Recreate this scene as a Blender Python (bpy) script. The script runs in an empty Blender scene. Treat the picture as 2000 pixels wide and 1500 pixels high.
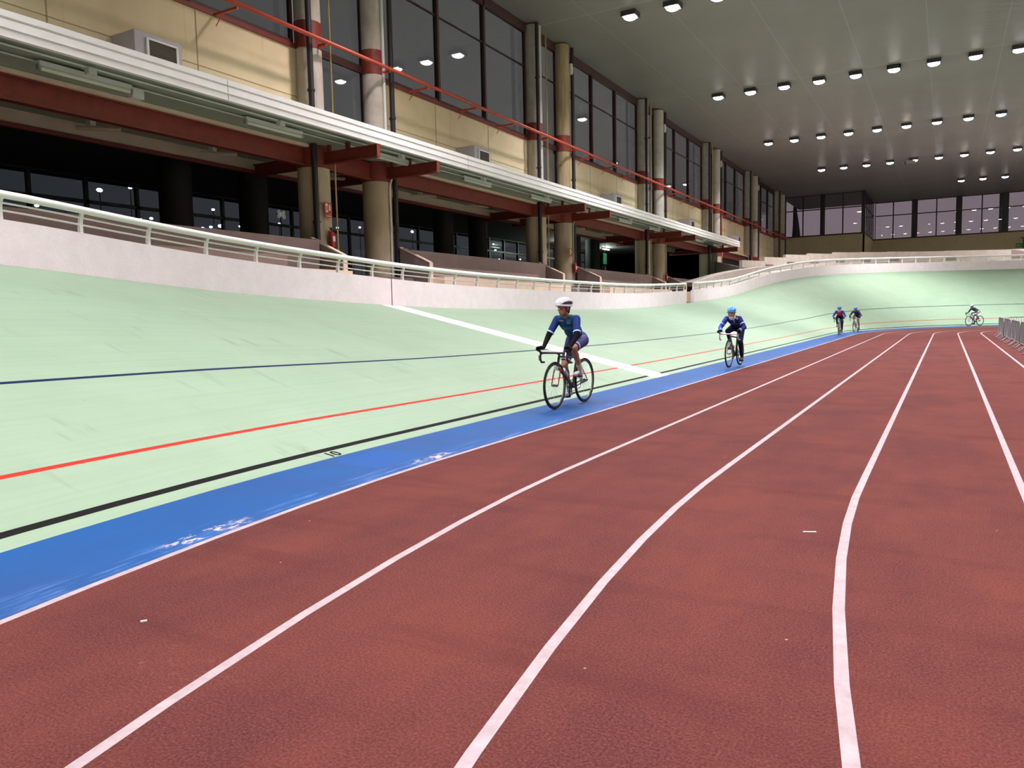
import bpy, bmesh, math, random
from mathutils import Vector, Matrix
random.seed(7)
PI = math.pi
scene = bpy.context.scene
COL = scene.collection

# ------------------------------------------------------------------ camera
R = ((0.8711, 0.0241, -0.4906), (0.4907, -0.0873, 0.867), (-0.0219, -0.9959, -0.0879))  # world <- photo camera (x right, y down, z fwd)
cam_d = bpy.data.cameras.new('camera'); cam = bpy.data.objects.new('camera', cam_d); COL.objects.link(cam)
cam_d.sensor_width = 36; cam_d.lens = 27.0; cam_d.clip_end = 600; cam_d.clip_start = .05
M = Matrix([[R[i][0], -R[i][1], -R[i][2], 0] for i in range(3)] + [[0, 0, 0, 1]])
M.translation = Vector((0, 0, 1.5)); cam.matrix_world = M
scene.camera = cam

# ------------------------------------------------------------------ world + exposure
w = bpy.data.worlds.new('night_sky'); scene.world = w; w.use_nodes = True
nt = w.node_tree; bgn = nt.nodes['Background']
tc = nt.nodes.new('ShaderNodeTexCoord'); sp = nt.nodes.new('ShaderNodeSeparateXYZ'); rp = nt.nodes.new('ShaderNodeValToRGB')
nt.links.new(tc.outputs['Generated'], sp.inputs[0]); nt.links.new(sp.outputs['Y'], rp.inputs[0]); nt.links.new(rp.outputs[0], bgn.inputs[0])
rp.color_ramp.elements[0].position = .25; rp.color_ramp.elements[0].color = (.100, .100, .104, 1)
rp.color_ramp.elements[1].position = .97; rp.color_ramp.elements[1].color = (.30, .245, .275, 1)
bgn.inputs[1].default_value = 1.0
scene.view_settings.view_transform = 'Standard'; scene.view_settings.look = 'None'
scene.view_settings.gamma = 1; scene.view_settings.exposure = 0.0; scene.view_settings.use_curve_mapping = False
scene.cycles.max_bounces = 8; scene.cycles.diffuse_bounces = 5; scene.cycles.glossy_bounces = 4
scene.cycles.transparent_max_bounces = 12; scene.cycles.sample_clamp_indirect = 4; scene.cycles.caustics_reflective = False
scene.cycles.use_denoising = True

LAMP_POWER = 2600.0      # watts of each ceiling floodlight's spot

# ------------------------------------------------------------------ materials
MATS = {}
def node(nt, t, **kw):
    n = nt.nodes.new(t)
    for k, v in kw.items(): setattr(n, k, v)
    return n
def mat(name, col, rough=.6, metal=0, spec=.5, noise=0, nscale=3, col2=None, bump=0, bscale=40, emit=0, coord='Object', nstretch=None, noise2=0):
    if name in MATS: return MATS[name]
    m = bpy.data.materials.new(name); m.use_nodes = True; nt = m.node_tree; b = nt.nodes['Principled BSDF']
    b.inputs['Base Color'].default_value = (*col, 1); b.inputs['Roughness'].default_value = rough
    b.inputs['Metallic'].default_value = metal; b.inputs['Specular IOR Level'].default_value = spec
    if emit:
        b.inputs['Emission Color'].default_value = (*col, 1); b.inputs['Emission Strength'].default_value = emit
        m.cycles.emission_sampling = 'NONE'
    if noise or bump:
        tc = node(nt, 'ShaderNodeTexCoord'); mp = node(nt, 'ShaderNodeMapping'); nt.links.new(tc.outputs[coord], mp.inputs[0])
        if nstretch: mp.inputs['Scale'].default_value = nstretch
    if noise:
        n = node(nt, 'ShaderNodeTexNoise'); n.inputs['Scale'].default_value = nscale; n.inputs['Detail'].default_value = 8; n.inputs['Roughness'].default_value = .62
        nt.links.new(mp.outputs[0], n.inputs[0])
        r = node(nt, 'ShaderNodeValToRGB'); r.color_ramp.elements[0].position = .3; r.color_ramp.elements[1].position = .7
        c2 = col2 or tuple(c * (1 - noise) for c in col)
        r.color_ramp.elements[0].color = (*c2, 1); r.color_ramp.elements[1].color = (*col, 1)
        nt.links.new(n.outputs[0], r.inputs[0]); nt.links.new(r.outputs[0], b.inputs['Base Color'])
    if bump:
        n = node(nt, 'ShaderNodeTexNoise'); n.inputs['Scale'].default_value = bscale; n.inputs['Detail'].default_value = 4
        nt.links.new(mp.outputs[0], n.inputs[0]); bp = node(nt, 'ShaderNodeBump'); bp.inputs['Strength'].default_value = bump; bp.inputs['Distance'].default_value = .01
        nt.links.new(n.outputs[0], bp.inputs['Height']); nt.links.new(bp.outputs[0], b.inputs['Normal'])
    MATS[name] = m; return m
def ramp(nt, src, a, b, ca=(0, 0, 0, 1), cb=(1, 1, 1, 1)):
    r = node(nt, 'ShaderNodeValToRGB'); r.color_ramp.elements[0].position = a; r.color_ramp.elements[1].position = b
    r.color_ramp.elements[0].color = ca; r.color_ramp.elements[1].color = cb; nt.links.new(src, r.inputs[0]); return r.outputs[0]
def mixc(nt, fac, a, b, mode='MIX'):
    m = node(nt, 'ShaderNodeMix', data_type='RGBA', blend_type=mode)
    for i, v in ((0, fac), (6, a), (7, b)):
        if hasattr(v, 'links'): nt.links.new(v, m.inputs[i])
        else: m.inputs[i].default_value = v
    return m.outputs[2]
def math_(nt, op, a, b=None):
    m = node(nt, 'ShaderNodeMath', operation=op)
    for i, v in ((0, a), (1, b)):
        if v is None: continue
        if hasattr(v, 'links'): nt.links.new(v, m.inputs[i])
        else: m.inputs[i].default_value = v
    return m.outputs[0]
def noise_(nt, vec, scale, detail=6, rough=.6):
    n = node(nt, 'ShaderNodeTexNoise'); n.inputs['Scale'].default_value = scale; n.inputs['Detail'].default_value = detail; n.inputs['Roughness'].default_value = rough
    nt.links.new(vec, n.inputs[0]); return n.outputs[0]
def mapped(nt, src, scale, rot=0):
    mp = node(nt, 'ShaderNodeMapping'); mp.inputs['Scale'].default_value = scale; mp.inputs['Rotation'].default_value = (0, 0, rot); nt.links.new(src, mp.inputs[0]); return mp.outputs[0]

def red_rubber():
    m = bpy.data.materials.new('red_rubber'); m.use_nodes = True; nt = m.node_tree; b = nt.nodes['Principled BSDF']
    o = node(nt, 'ShaderNodeTexCoord').outputs['Object']
    big = noise_(nt, mapped(nt, o, (1, .55, 1)), 1.1, 7, .65)
    c = mixc(nt, ramp(nt, big, .38, .62), (0.0515, 0.0117, 0.0109, 1), (0.0858, 0.0195, 0.0137, 1))
    fine = noise_(nt, o, 85, 4, .8)
    c = mixc(nt, math_(nt, 'MULTIPLY', ramp(nt, fine, .40, .66), .55), c, (0.1716, 0.0663, 0.0546, 1))
    dark = noise_(nt, mapped(nt, o, (.25, 1.6, 1)), 1.5, 6, .6)
    c = mixc(nt, math_(nt, 'MULTIPLY', ramp(nt, dark, .52, .75), .45), c, (0.0515, 0.0129, 0.0117, 1))
    v = node(nt, 'ShaderNodeTexVoronoi'); v.inputs['Scale'].default_value = 2.6; nt.links.new(o, v.inputs['Vector'])
    c = mixc(nt, ramp(nt, v.outputs['Distance'], .012, .022, (1, 1, 1, 1), (0, 0, 0, 1)), c, (0.2652, 0.1950, 0.1638, 1))
    sc = noise_(nt, mapped(nt, o, (1, 1, 1)), .8, 3, .5); fl = noise_(nt, o, 14, 5, .8)
    c = mixc(nt, math_(nt, 'MULTIPLY', math_(nt, 'MULTIPLY', ramp(nt, sc, .64, .72), ramp(nt, fl, .56, .66)), .4), c, (0.2340, 0.1482, 0.1326, 1))
    nt.links.new(c, b.inputs['Base Color']); b.inputs['Roughness'].default_value = .9; b.inputs['Specular IOR Level'].default_value = .08
    bp = node(nt, 'ShaderNodeBump'); bp.inputs['Strength'].default_value = .5; bp.inputs['Distance'].default_value = .004
    nt.links.new(noise_(nt, o, 220, 2), bp.inputs['Height']); nt.links.new(bp.outputs[0], b.inputs['Normal']); return m
def track_paint(name, base, alt, blue=False):
    # UV of the banked track: U = metres along, V = metres up the slope
    m = bpy.data.materials.new(name); m.use_nodes = True; nt = m.node_tree; b = nt.nodes['Principled BSDF']
    uv = node(nt, 'ShaderNodeTexCoord').outputs['UV']
    n1 = noise_(nt, mapped(nt, uv, (1, 1, 1)), .7, 6, .6)
    c = mixc(nt, ramp(nt, n1, .35, .7), (*base, 1), (*alt, 1))
    st = noise_(nt, mapped(nt, uv, (.12, 5, 1)), 2.2, 5, .7)          # rubbed streaks running with the riders
    c = mixc(nt, math_(nt, 'MULTIPLY', ramp(nt, st, .45, .72), .30), c, tuple(x * .72 for x in base) + (1,))
    if not blue:
        sk = noise_(nt, mapped(nt, uv, (2.6, .35, 1), .35), 2.0, 4, .6)   # scuffs down the bank
        msk = noise_(nt, uv, .55, 3, .5)
        c = mixc(nt, math_(nt, 'MULTIPLY', math_(nt, 'MULTIPLY', ramp(nt, sk, .58, .68), ramp(nt, msk, .46, .58)), .32), c, tuple(x * .5 for x in base) + (1,))
        v = node(nt, 'ShaderNodeTexVoronoi'); v.inputs['Scale'].default_value = 1.7; nt.links.new(mapped(nt, uv, (1, 1.8, 1)), v.inputs['Vector'])
        c = mixc(nt, ramp(nt, v.outputs['Distance'], .02, .035, (.6, .6, .6, 1), (0, 0, 0, 1)), c, (.12, .15, .12, 1))
    else:
        sx = node(nt, 'ShaderNodeSeparateXYZ'); nt.links.new(uv, sx.inputs[0]); U, V = sx.outputs[0], sx.outputs[1]
        nearedge = ramp(nt, V, .10, .30, (1, 1, 1, 1), (0, 0, 0, 1))
        wear = ramp(nt, noise_(nt, mapped(nt, uv, (.5, 6, 1)), 3, 6, .7), .5, .66)
        c = mixc(nt, math_(nt, 'MULTIPLY', math_(nt, 'MULTIPLY', wear, nearedge), .6), c, (.10, .19, .40, 1))
        # worn-through pale patches near two stations, and one freshly painted rectangle
        def band(x, a, bb, f=.05):
            return math_(nt, 'MULTIPLY', ramp(nt, math_(nt, 'SUBTRACT', x, a - .5), .5 - f, .5 + f), ramp(nt, math_(nt, 'SUBTRACT', x, bb - .5), .5 - f, .5 + f, (1, 1, 1, 1), (0, 0, 0, 1)))
        chips = ramp(nt, noise_(nt, mapped(nt, uv, (1, 2.2, 1)), 6, 6, .75), .52, .545)
        z1 = math_(nt, 'MULTIPLY', band(U, 3.25, 3.95, .12), band(V, .03, .17, .03)); z2 = math_(nt, 'MULTIPLY', band(U, 6.35, 7.0, .1), band(V, .02, .16, .03))
        c = mixc(nt, math_(nt, 'MULTIPLY', math_(nt, 'MAXIMUM', z1, z2), chips), c, (.40, .35, .32, 1))
        z3 = math_(nt, 'MULTIPLY', band(U, 5.95, 6.75, .02), band(V, .28, .85, .02))
        c = mixc(nt, math_(nt, 'MULTIPLY', z3, .8), c, (.005, .060, .225, 1))
    nt.links.new(c, b.inputs['Base Color']); b.inputs['Roughness'].default_value = .6; b.inputs['Specular IOR Level'].default_value = .15
    return m
def glass(name, tint, refl=1.7):
    m = bpy.data.materials.new(name); m.use_nodes = True; nt = m.node_tree; nt.nodes.clear()
    out = node(nt, 'ShaderNodeOutputMaterial'); mx = node(nt, 'ShaderNodeMixShader'); tr = node(nt, 'ShaderNodeBsdfTransparent'); gl = node(nt, 'ShaderNodeBsdfGlossy')
    lw = node(nt, 'ShaderNodeLayerWeight'); lw.inputs[0].default_value = .5; fac = math_(nt, 'ADD', math_(nt, 'MULTIPLY', math_(nt, 'POWER', lw.outputs[1], refl), .80), .05); tr.inputs[0].default_value = (*tint, 1); gl.inputs['Roughness'].default_value = .012
    gl.inputs[0].default_value = (.9, .9, .92, 1)
    nt.links.new(fac, mx.inputs[0]); nt.links.new(tr.outputs[0], mx.inputs[1]); nt.links.new(gl.outputs[0], mx.inputs[2]); nt.links.new(mx.outputs[0], out.inputs[0])
    return m
def stripe_mat(name, base, marks, rough=.8):
    # marks: list of (lo, hi, colour) boxes in object coordinates
    m = bpy.data.materials.new(name); m.use_nodes = True; nt = m.node_tree; b = nt.nodes['Principled BSDF']
    g = node(nt, 'ShaderNodeNewGeometry'); tcn = node(nt, 'ShaderNodeTexCoord'); sx = node(nt, 'ShaderNodeSeparateXYZ'); nt.links.new(tcn.outputs['Object'], sx.inputs[0])
    n = noise_(nt, tcn.outputs['Object'], 16, 4)
    c = mixc(nt, ramp(nt, n, .35, .7), (*base, 1), tuple(min(1, x * 1.35) for x in base) + (1,))
    for lo, hi, cc in marks:
        f = None
        for i in range(3):
            for lim, op in ((lo[i], 'GREATER_THAN'), (hi[i], 'LESS_THAN')):
                if lim is None: continue
                t = math_(nt, op, sx.outputs[i], lim); f = t if f is None else math_(nt, 'MULTIPLY', f, t)
        c = mixc(nt, f, c, (*cc, 1))
    nt.links.new(c, b.inputs['Base Color']); b.inputs['Roughness'].default_value = rough; b.inputs['Specular IOR Level'].default_value = .15; return m

def panel_wall(name, col, dark, ax):
    # painted precast panels with rain marks running straight down
    m = bpy.data.materials.new(name); m.use_nodes = True; nt = m.node_tree; b = nt.nodes['Principled BSDF']
    o = node(nt, 'ShaderNodeTexCoord').outputs['Object']
    c = mixc(nt, ramp(nt, noise_(nt, o, .9, 6), .35, .7), (*col, 1), tuple(x * .88 for x in col) + (1,))
    run = noise_(nt, mapped(nt, o, (3.2, 3.2, .12)), 1.3, 4, .6)
    c = mixc(nt, math_(nt, 'MULTIPLY', ramp(nt, run, .62, .76), .45), c, (*dark, 1))
    nt.links.new(c, b.inputs['Base Color']); b.inputs['Roughness'].default_value = .8; return m
def corrugated(name, col):
    m = bpy.data.materials.new(name); m.use_nodes = True; nt = m.node_tree; b = nt.nodes['Principled BSDF']
    o = node(nt, 'ShaderNodeTexCoord').outputs['Object']; sx = node(nt, 'ShaderNodeSeparateXYZ'); nt.links.new(o, sx.inputs[0])
    c = mixc(nt, ramp(nt, noise_(nt, o, .25, 5), .3, .7), (*col, 1), tuple(x * .86 for x in col) + (1,))
    # seams between the metal ceiling sheets
    def seam(x, period, off, wid):
        f = math_(nt, 'FRACT', math_(nt, 'DIVIDE', math_(nt, 'ADD', x, off), period))
        return math_(nt, 'LESS_THAN', f, wid / period)
    s = math_(nt, 'MAXIMUM', seam(sx.outputs[0], 3.5, 207.7, .05), seam(sx.outputs[1], 16.3, 163 - 34.9, .10))
    c = mixc(nt, math_(nt, 'MULTIPLY', s, .5), c, tuple(min(1, x * 1.5) for x in col) + (1,))
    nt.links.new(c, b.inputs['Base Color']); b.inputs['Roughness'].default_value = .46; b.inputs['Metallic'].default_value = .15; b.inputs['Specular IOR Level'].default_value = .5
    wv = node(nt, 'ShaderNodeTexWave', bands_direction='Y'); wv.inputs['Scale'].default_value = 1.6; wv.inputs['Distortion'].default_value = 0
    nt.links.new(o, wv.inputs[0]); bp = node(nt, 'ShaderNodeBump'); bp.inputs['Strength'].default_value = .25; bp.inputs['Distance'].default_value = .03
    nt.links.new(wv.outputs[0], bp.inputs['Height']); nt.links.new(bp.outputs[0], b.inputs['Normal']); return m

RED = red_rubber()
LINE = mat('white_line_paint', (.33, .275, .275), .7, noise=1, nscale=9, col2=(.23, .185, .185))
GREEN = track_paint('green_track_paint', (.218, .306, .208), (.198, .286, .188))
BLUE = track_paint('blue_track_paint', (.0035, .062, .205), (.012, .050, .158), True)
BLACKL = mat('black_line_paint', (.0065, .0062, .006), .8, spec=.08)
REDL = mat('red_line_paint', (.34, .022, .012), .7, spec=.1)
NAVYL = mat('navy_line_paint', (.005, .011, .045), .7, spec=.1)
WHITEP = mat('white_finish_paint', (.62, .56, .53), .6, noise=.1, nscale=2)
PINKL = mat('pink_centre_line', (.42, .27, .25), .6)
JOINT = mat('joint_filler', (.19, .25, .18), .7)
INFIELD = mat('pale_green_infield', (.14, .185, .155), .6, noise=.15, nscale=.7)
PLASTER = mat('rough_white_plaster', (.88, .79, .80), .85, noise=1, nscale=3.0, col2=(.80, .71, .72), bump=.6, bscale=22)
RAILW = mat('white_rail_paint', (.84, .84, .80), .35)
CONC = mat('concrete', (.58, .49, .34), .85, noise=1, nscale=2.4, col2=(.46, .38, .26), bump=.3, bscale=30, nstretch=(2, 2, .5))
CONCP = mat('pale_concrete', (.56, .50, .44), .85, noise=1, nscale=2.4, col2=(.42, .365, .31), bump=.3, bscale=30)
CONCM = mat('mauve_concrete', (.235, .172, .150), .85, noise=1, nscale=1.3, col2=(.19, .138, .12), bump=.2, bscale=20)
CREAM = mat('cream_concrete', (.85, .68, .50), .8, noise=.12, nscale=2)
STEEL = mat('red_steel', (.24, .036, .024), .5, noise=.35, nscale=4)
STEELB = mat('bright_red_steel', (.60, .075, .035), .45, noise=.2, nscale=4)
FRAME = mat('dark_red_window_frame', (.05, .014, .012), .5)
FRAMEB = mat('black_window_frame', (.012, .011, .015), .5)
WALLY = panel_wall('yellow_wall_paint', (.86, .70, .45), (.52, .38, .20), 'Y')
WALLF = panel_wall('ochre_wall_paint', (.56, .47, .28), (.40, .31, .17), 'X')
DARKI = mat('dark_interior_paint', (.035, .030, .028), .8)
SOFF = mat('grey_green_soffit', (.27, .37, .28), .45, noise=.15, nscale=.6)  # green light bounced off the track is mixed into this colour
FASC = mat('white_fascia', (.84, .82, .78), .5, noise=.08, nscale=1.5)
PIPE = mat('black_drain_pipe', (.018, .015, .020), .5)
GALV = mat('galvanised', (.42, .40, .36), .4, metal=.5)
BRASS = mat('brass_conduit', (.48, .36, .16), .35, metal=.4)
WHITE = mat('white_plastic', (.72, .72, .68), .45)
TUBE = mat('fluorescent_diffuser', (.60, .64, .52), .3)
ACM = mat('ac_casing', (.46, .42, .44), .5, noise=.1, nscale=2)
GRILL = mat('ac_grille', (.10, .08, .06), .6, bump=.5, bscale=60)
EXTR = mat('extinguisher_red', (.50, .02, .015), .35)
CEIL = corrugated('metal_ceiling', (.27, .245, .22))
HOOD = mat('lamp_hood', (.05, .045, .05), .4)
LAMPE = [mat('lamp_cool', (.92, .93, 1.0), .3, emit=14), mat('lamp_warm', (1.0, .90, .78), .3, emit=20), mat('lamp_neutral', (1, .97, .95), .3, emit=30)]
GLASSL = glass('window_glass', (.55, .60, .58), 3.2)
GLASSF = glass('far_window_glass', (.80, .78, .80), 5.)
GLASSD = glass('dark_hall_glass', (.38, .43, .45), 4.)
TOWERM = mat('tower_stone', (.05, .05, .06), .9)
GREENS = mat('exit_sign_green', (.02, .28, .10), .5)
GREENE = mat('lit_exit_sign', (.05, .55, .22), .5, emit=.25)
BROWN = mat('brown_door', (.10, .045, .02), .6)
BARR = mat('grey_barrier_paint', (.17, .165, .165), .45, metal=.3)

# ------------------------------------------------------------------ mesh builder
class MB:
    def __init__(s): s.v = []; s.f = []; s.m = []; s.uv = None
    def face(s, idx, mi=0): s.f.append(idx); s.m.append(mi)
    def quad(s, a, b, c, d, mi=0):
        n = len(s.v); s.v += [Vector(a), Vector(b), Vector(c), Vector(d)]; s.face((n, n+1, n+2, n+3), mi)
    def hexa(s, p, mi=0):   # 8 corners: bottom loop 0-3, top loop 4-7
        n = len(s.v); s.v += [Vector(q) for q in p]
        for f in ((3,2,1,0),(4,5,6,7),(0,1,5,4),(1,2,6,5),(2,3,7,6),(3,0,4,7)): s.face(tuple(n+i for i in f), mi)
    def box(s, a, b, mi=0):
        (x0,y0,z0),(x1,y1,z1) = a, b
        x0,x1 = sorted((x0,x1)); y0,y1 = sorted((y0,y1)); z0,z1 = sorted((z0,z1))
        s.hexa([(x0,y0,z0),(x1,y0,z0),(x1,y1,z0),(x0,y1,z0),(x0,y0,z1),(x1,y0,z1),(x1,y1,z1),(x0,y1,z1)], mi)
    def tube(s, pts, r, n=8, mi=0, cap=True, closed=False):
        pts = [Vector(p) for p in pts]; rr = r if isinstance(r, (list, tuple)) else [r]*len(pts)
        N = len(pts); base = len(s.v); up = None
        for i, p in enumerate(pts):
            a = pts[(i-1) % N] if (closed or i) else p; b = pts[(i+1) % N] if (closed or i < N-1) else p
            t = (b-a).normalized()
            if up is None: up = Vector((0,0,1)) if abs(t.z) < .9 else Vector((1,0,0))
            x = t.cross(up); 
            if x.length < 1e-4: x = t.orthogonal()
            x.normalize(); y = x.cross(t).normalized(); up = y
            for k in range(n):
                an = 2*PI*k/n; s.v.append(p + x*math.cos(an)*rr[i] + y*math.sin(an)*rr[i])
        for i in range(N if closed else N-1):
            for k in range(n):
                a = base+i*n+k; b = base+i*n+(k+1) % n; j = (i+1) % N
                s.face((a, b, base+j*n+(k+1) % n, base+j*n+k), mi)
        if cap and not closed:
            s.face(tuple(base+k for k in range(n))[::-1], mi); s.face(tuple(base+(N-1)*n+k for k in range(n)), mi)
    def ell(s, c, r, rot=None, seg=14, rings=9, mi=0):
        c = Vector(c); base = len(s.v); rot = rot or Matrix.Identity(3)
        s.v.append(c + rot @ Vector((0,0,r[2])))
        for i in range(1, rings):
            th = PI*i/rings
            for k in range(seg):
                ph = 2*PI*k/seg; s.v.append(c + rot @ Vector((r[0]*math.sin(th)*math.cos(ph), r[1]*math.sin(th)*math.sin(ph), r[2]*math.cos(th))))
        s.v.append(c - rot @ Vector((0,0,r[2])))
        for k in range(seg):
            s.face((base, base+1+k, base+1+(k+1) % seg), mi)
            for i in range(rings-2):
                a = base+1+i*seg; s.face((a+k, a+seg+k, a+seg+(k+1) % seg, a+(k+1) % seg), mi)
            a = base+1+(rings-2)*seg; s.face((a+k, len(s.v)-1, a+(k+1) % seg), mi)
    def cap(s, p0, r0, p1, r1, n=12, mi=0):     # tapered limb with round ends
        s.tube([p0, p1], [r0, r1], n, mi); s.ell(p0, (r0,)*3, None, n, 8, mi); s.ell(p1, (r1,)*3, None, n, 8, mi)
    def lathe(s, c, prof, n=24, mi=0):          # prof: (r, z) from bottom to top about a vertical axis at c
        c = Vector(c); base = len(s.v)
        for r, z in prof:
            for k in range(n): s.v.append(c + Vector((r*math.cos(2*PI*k/n), r*math.sin(2*PI*k/n), z)))
        for i in range(len(prof)-1):
            for k in range(n): s.face((base+i*n+k, base+i*n+(k+1) % n, base+(i+1)*n+(k+1) % n, base+(i+1)*n+k), mi)
        s.face(tuple(base+k for k in range(n))[::-1], mi); s.face(tuple(base+(len(prof)-1)*n+k for k in range(n)), mi)
    def build(s, name, mats, parent=None, smooth=False, recentre=True):
        me = bpy.data.meshes.new(name)
        vs = s.v
        if recentre and vs:
            lo = Vector((min(v.x for v in vs), min(v.y for v in vs), min(v.z for v in vs))); hi = Vector((max(v.x for v in vs), max(v.y for v in vs), max(v.z for v in vs)))
            c = (lo+hi)/2; c.z = lo.z
        else: c = Vector((0,0,0))
        me.from_pydata([v-c for v in vs], [], s.f); mats = mats if isinstance(mats, (list, tuple)) else [mats]
        for m in mats: me.materials.append(m)
        if len(mats) > 1: me.polygons.foreach_set('material_index', s.m)
        if s.uv:
            l = me.uv_layers.new(name='UVMap'); flat = []
            for p in me.polygons:
                for vi in p.vertices: flat += s.uv[vi]
            l.data.foreach_set('uv', flat)
        if smooth:
            me.polygons.foreach_set('use_smooth', [True]*len(me.polygons))
            if smooth == 'auto': me.set_sharp_from_angle(angle=math.radians(38))
        me.update()
        o = bpy.data.objects.new(name, me); COL.objects.link(o)
        o.location = c
        if parent is not None:
            o.parent = parent; r = parent; off = Vector((0,0,0))
            while r is not None: off += r.location; r = r.parent
            o.location = c - off
        return o
def tag(o, label, cat, group=None, kind=None):
    o['label'] = label
    if cat: o['category'] = cat
    if group: o['group'] = group
    if kind: o['kind'] = kind
    return o
def thing(name, loc, label, cat, group=None):
    o = bpy.data.objects.new(name, None); COL.objects.link(o); o.location = Vector(loc); o.empty_display_size = .2
    return tag(o, label, cat, group)
def struct(o, label=None):
    o['kind'] = 'structure'
    if label: o['label'] = label
    return o
def copy_tree(o, parent=None):
    c = o.copy(); COL.objects.link(c)
    if parent is not None: c.parent = parent
    for ch in [x for x in KIDS.get(o.name, [])]: copy_tree(ch, c)
    return c
KIDS = {}
def note_kids(root):
    for o in list(scene.objects):
        if o.parent is not None: KIDS.setdefault(o.parent.name, [])
    def rec(o):
        KIDS[o.name] = [c for c in o.children]
        for c in o.children: rec(c)
    rec(root)
ORD = ['first', 'second', 'third', 'fourth', 'fifth', 'sixth', 'seventh', 'eighth', 'ninth', 'tenth', 'eleventh', 'twelfth', 'thirteenth', 'fourteenth', 'fifteenth', 'sixteenth', 'seventeenth', 'eighteenth', 'nineteenth', 'twentieth']

# ------------------------------------------------------------------ the oval
RAD, Y0, Y1, XE, BW, SLOPE = 26.4, 7., 49., -4.68, 1.1, 8.0
XC = XE + RAD; LEN = 2*(Y1-Y0) + 2*PI*RAD; S0 = Y0 - PI*RAD/2
def path(s):
    s = (s - S0) % LEN + S0
    if s < Y0: a = (s-Y0)/RAD; return Vector((XC-RAD*math.cos(a), Y0+RAD*math.sin(a), 0)), Vector((-math.cos(a), math.sin(a), 0))
    if s <= Y1: return Vector((XE, s, 0)), Vector((-1, 0, 0))
    if s < Y1 + PI*RAD: a = (s-Y1)/RAD; return Vector((XC-RAD*math.cos(a), Y1+RAD*math.sin(a), 0)), Vector((-math.cos(a), math.sin(a), 0))
    s2 = s - (Y1 + PI*RAD)
    if s2 <= Y1-Y0: return Vector((XC+RAD, Y1-s2, 0)), Vector((1, 0, 0))
    a = (s2-(Y1-Y0))/RAD; return Vector((XC+RAD*math.cos(a), Y0-RAD*math.sin(a), 0)), Vector((math.cos(a), -math.sin(a), 0))
BT = [(-34.5,35),(-15,35),(-8,31),(-3,26),(1,21.5),(4,19.4),(7,18.1),(8.3,17.2),(9.7,16.2),(11,15.5),(12.4,14.8),(14,14.3),(16,13.6),(18,13.05),(21,12.5),(24,12.3),(28,12.1),(34,12.2),(38,12.6),(41.4,13.5),(45,14.4),(49,15.9),(51,16.9),(53,18.3),(54,19.6),(55.2,22.2),(57,25.5),(57.8,26.7),(60.7,30.4),(63.5,32.2),(66,33),(68.7,33.7),(72.5,34.3),(77.5,34.6),(84,35),(95,35)]
def interp(x, T):
    if x <= T[0][0]: return T[0][1]
    for (a, fa), (b, fb) in zip(T, T[1:]):
        if x <= b: return fa + (fb-fa)*(x-a)/(b-a)
    return T[-1][1]
BTs = [(a/1.0, sum(interp(a+d, BT) for d in (-1.2, -.6, 0, .6, 1.2))/5) for a in [S0 + .5*i for i in range(270)]]
def beta(s):
    s = (s - S0) % LEN + S0
    mid = Y1 + PI*RAD/2
    if s > mid: s = 2*mid - s
    return math.radians(interp(s, BTs))
def surf(s, t):
    P, n = path(s); b = beta(s)
    if t <= 0: q = P + n*(BW+.0+t); return Vector((q.x, q.y, .045*(BW+t)/BW))
    q = P + n*(BW + t*math.cos(b)); return Vector((q.x, q.y, .045 + t*math.sin(b)))
def stations(a, b, step, extra=()):
    n = max(1, int(round((b-a)/step))); L = [a+(b-a)*i/n for i in range(n+1)] + [e for e in extra if a < e < b]
    L = sorted(L); out = [L[0]]
    for x in L[1:]:
        if x - out[-1] > .02: out.append(x)
        elif x in extra: out[-1] = x
    return out

# floor: red running track with its white lane lines, then the pale infield
def lane_shift(s, d):
    if d < 2 or s > 7 or d > 7: return d
    return d - .0026*(7-max(s, -2))**2*min(1, (s-S0)/20)
def ring_strip(mb, d0, d1, z, mi, S, shift=0):
    base = len(mb.v)
    for s in S:
        P, n = path(s); mb.v.append(P - n*lane_shift(s, d0) + Vector((0,0,z))); mb.v.append(P - n*lane_shift(s, d1) + Vector((0,0,z)))
    N = len(S)
    for i in range(N):
        j = (i+1) % N; mb.face((base+2*i, base+2*i+1, base+2*j+1, base+2*j), mi)
SR = stations(S0, S0+LEN, 1.0)[:-1]
mb = MB(); hw = .029; d = 0.055
ring_strip(mb, 0, d, 0.0, 1, SR)
for k in (1.485, 2.86, 4.08, 5.255, 6.35):
    ring_strip(mb, d, k-hw, 0, 0, SR); ring_strip(mb, k-hw, k+hw, .0, 1, SR); d = k+hw
ring_strip(mb, d, 7.25, 0, 0, SR); ring_strip(mb, 7.25, 12.0, 0, 2, SR)
base = len(mb.v)
for s in SR: P, n = path(s); mb.v.append(P - n*12.0)
mb.v.append(Vector((XC, 28, 0)))
for i in range(len(SR)): mb.face((base+i, len(mb.v)-1, base+(i+1) % len(SR)), 2)
fl = mb.build('floor', [RED, LINE, INFIELD], recentre=False)
for p in fl.data.polygons:
    if p.normal.z < 0: p.flip()
struct(fl, 'red rubber running track floor with curved white lane lines')

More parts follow.
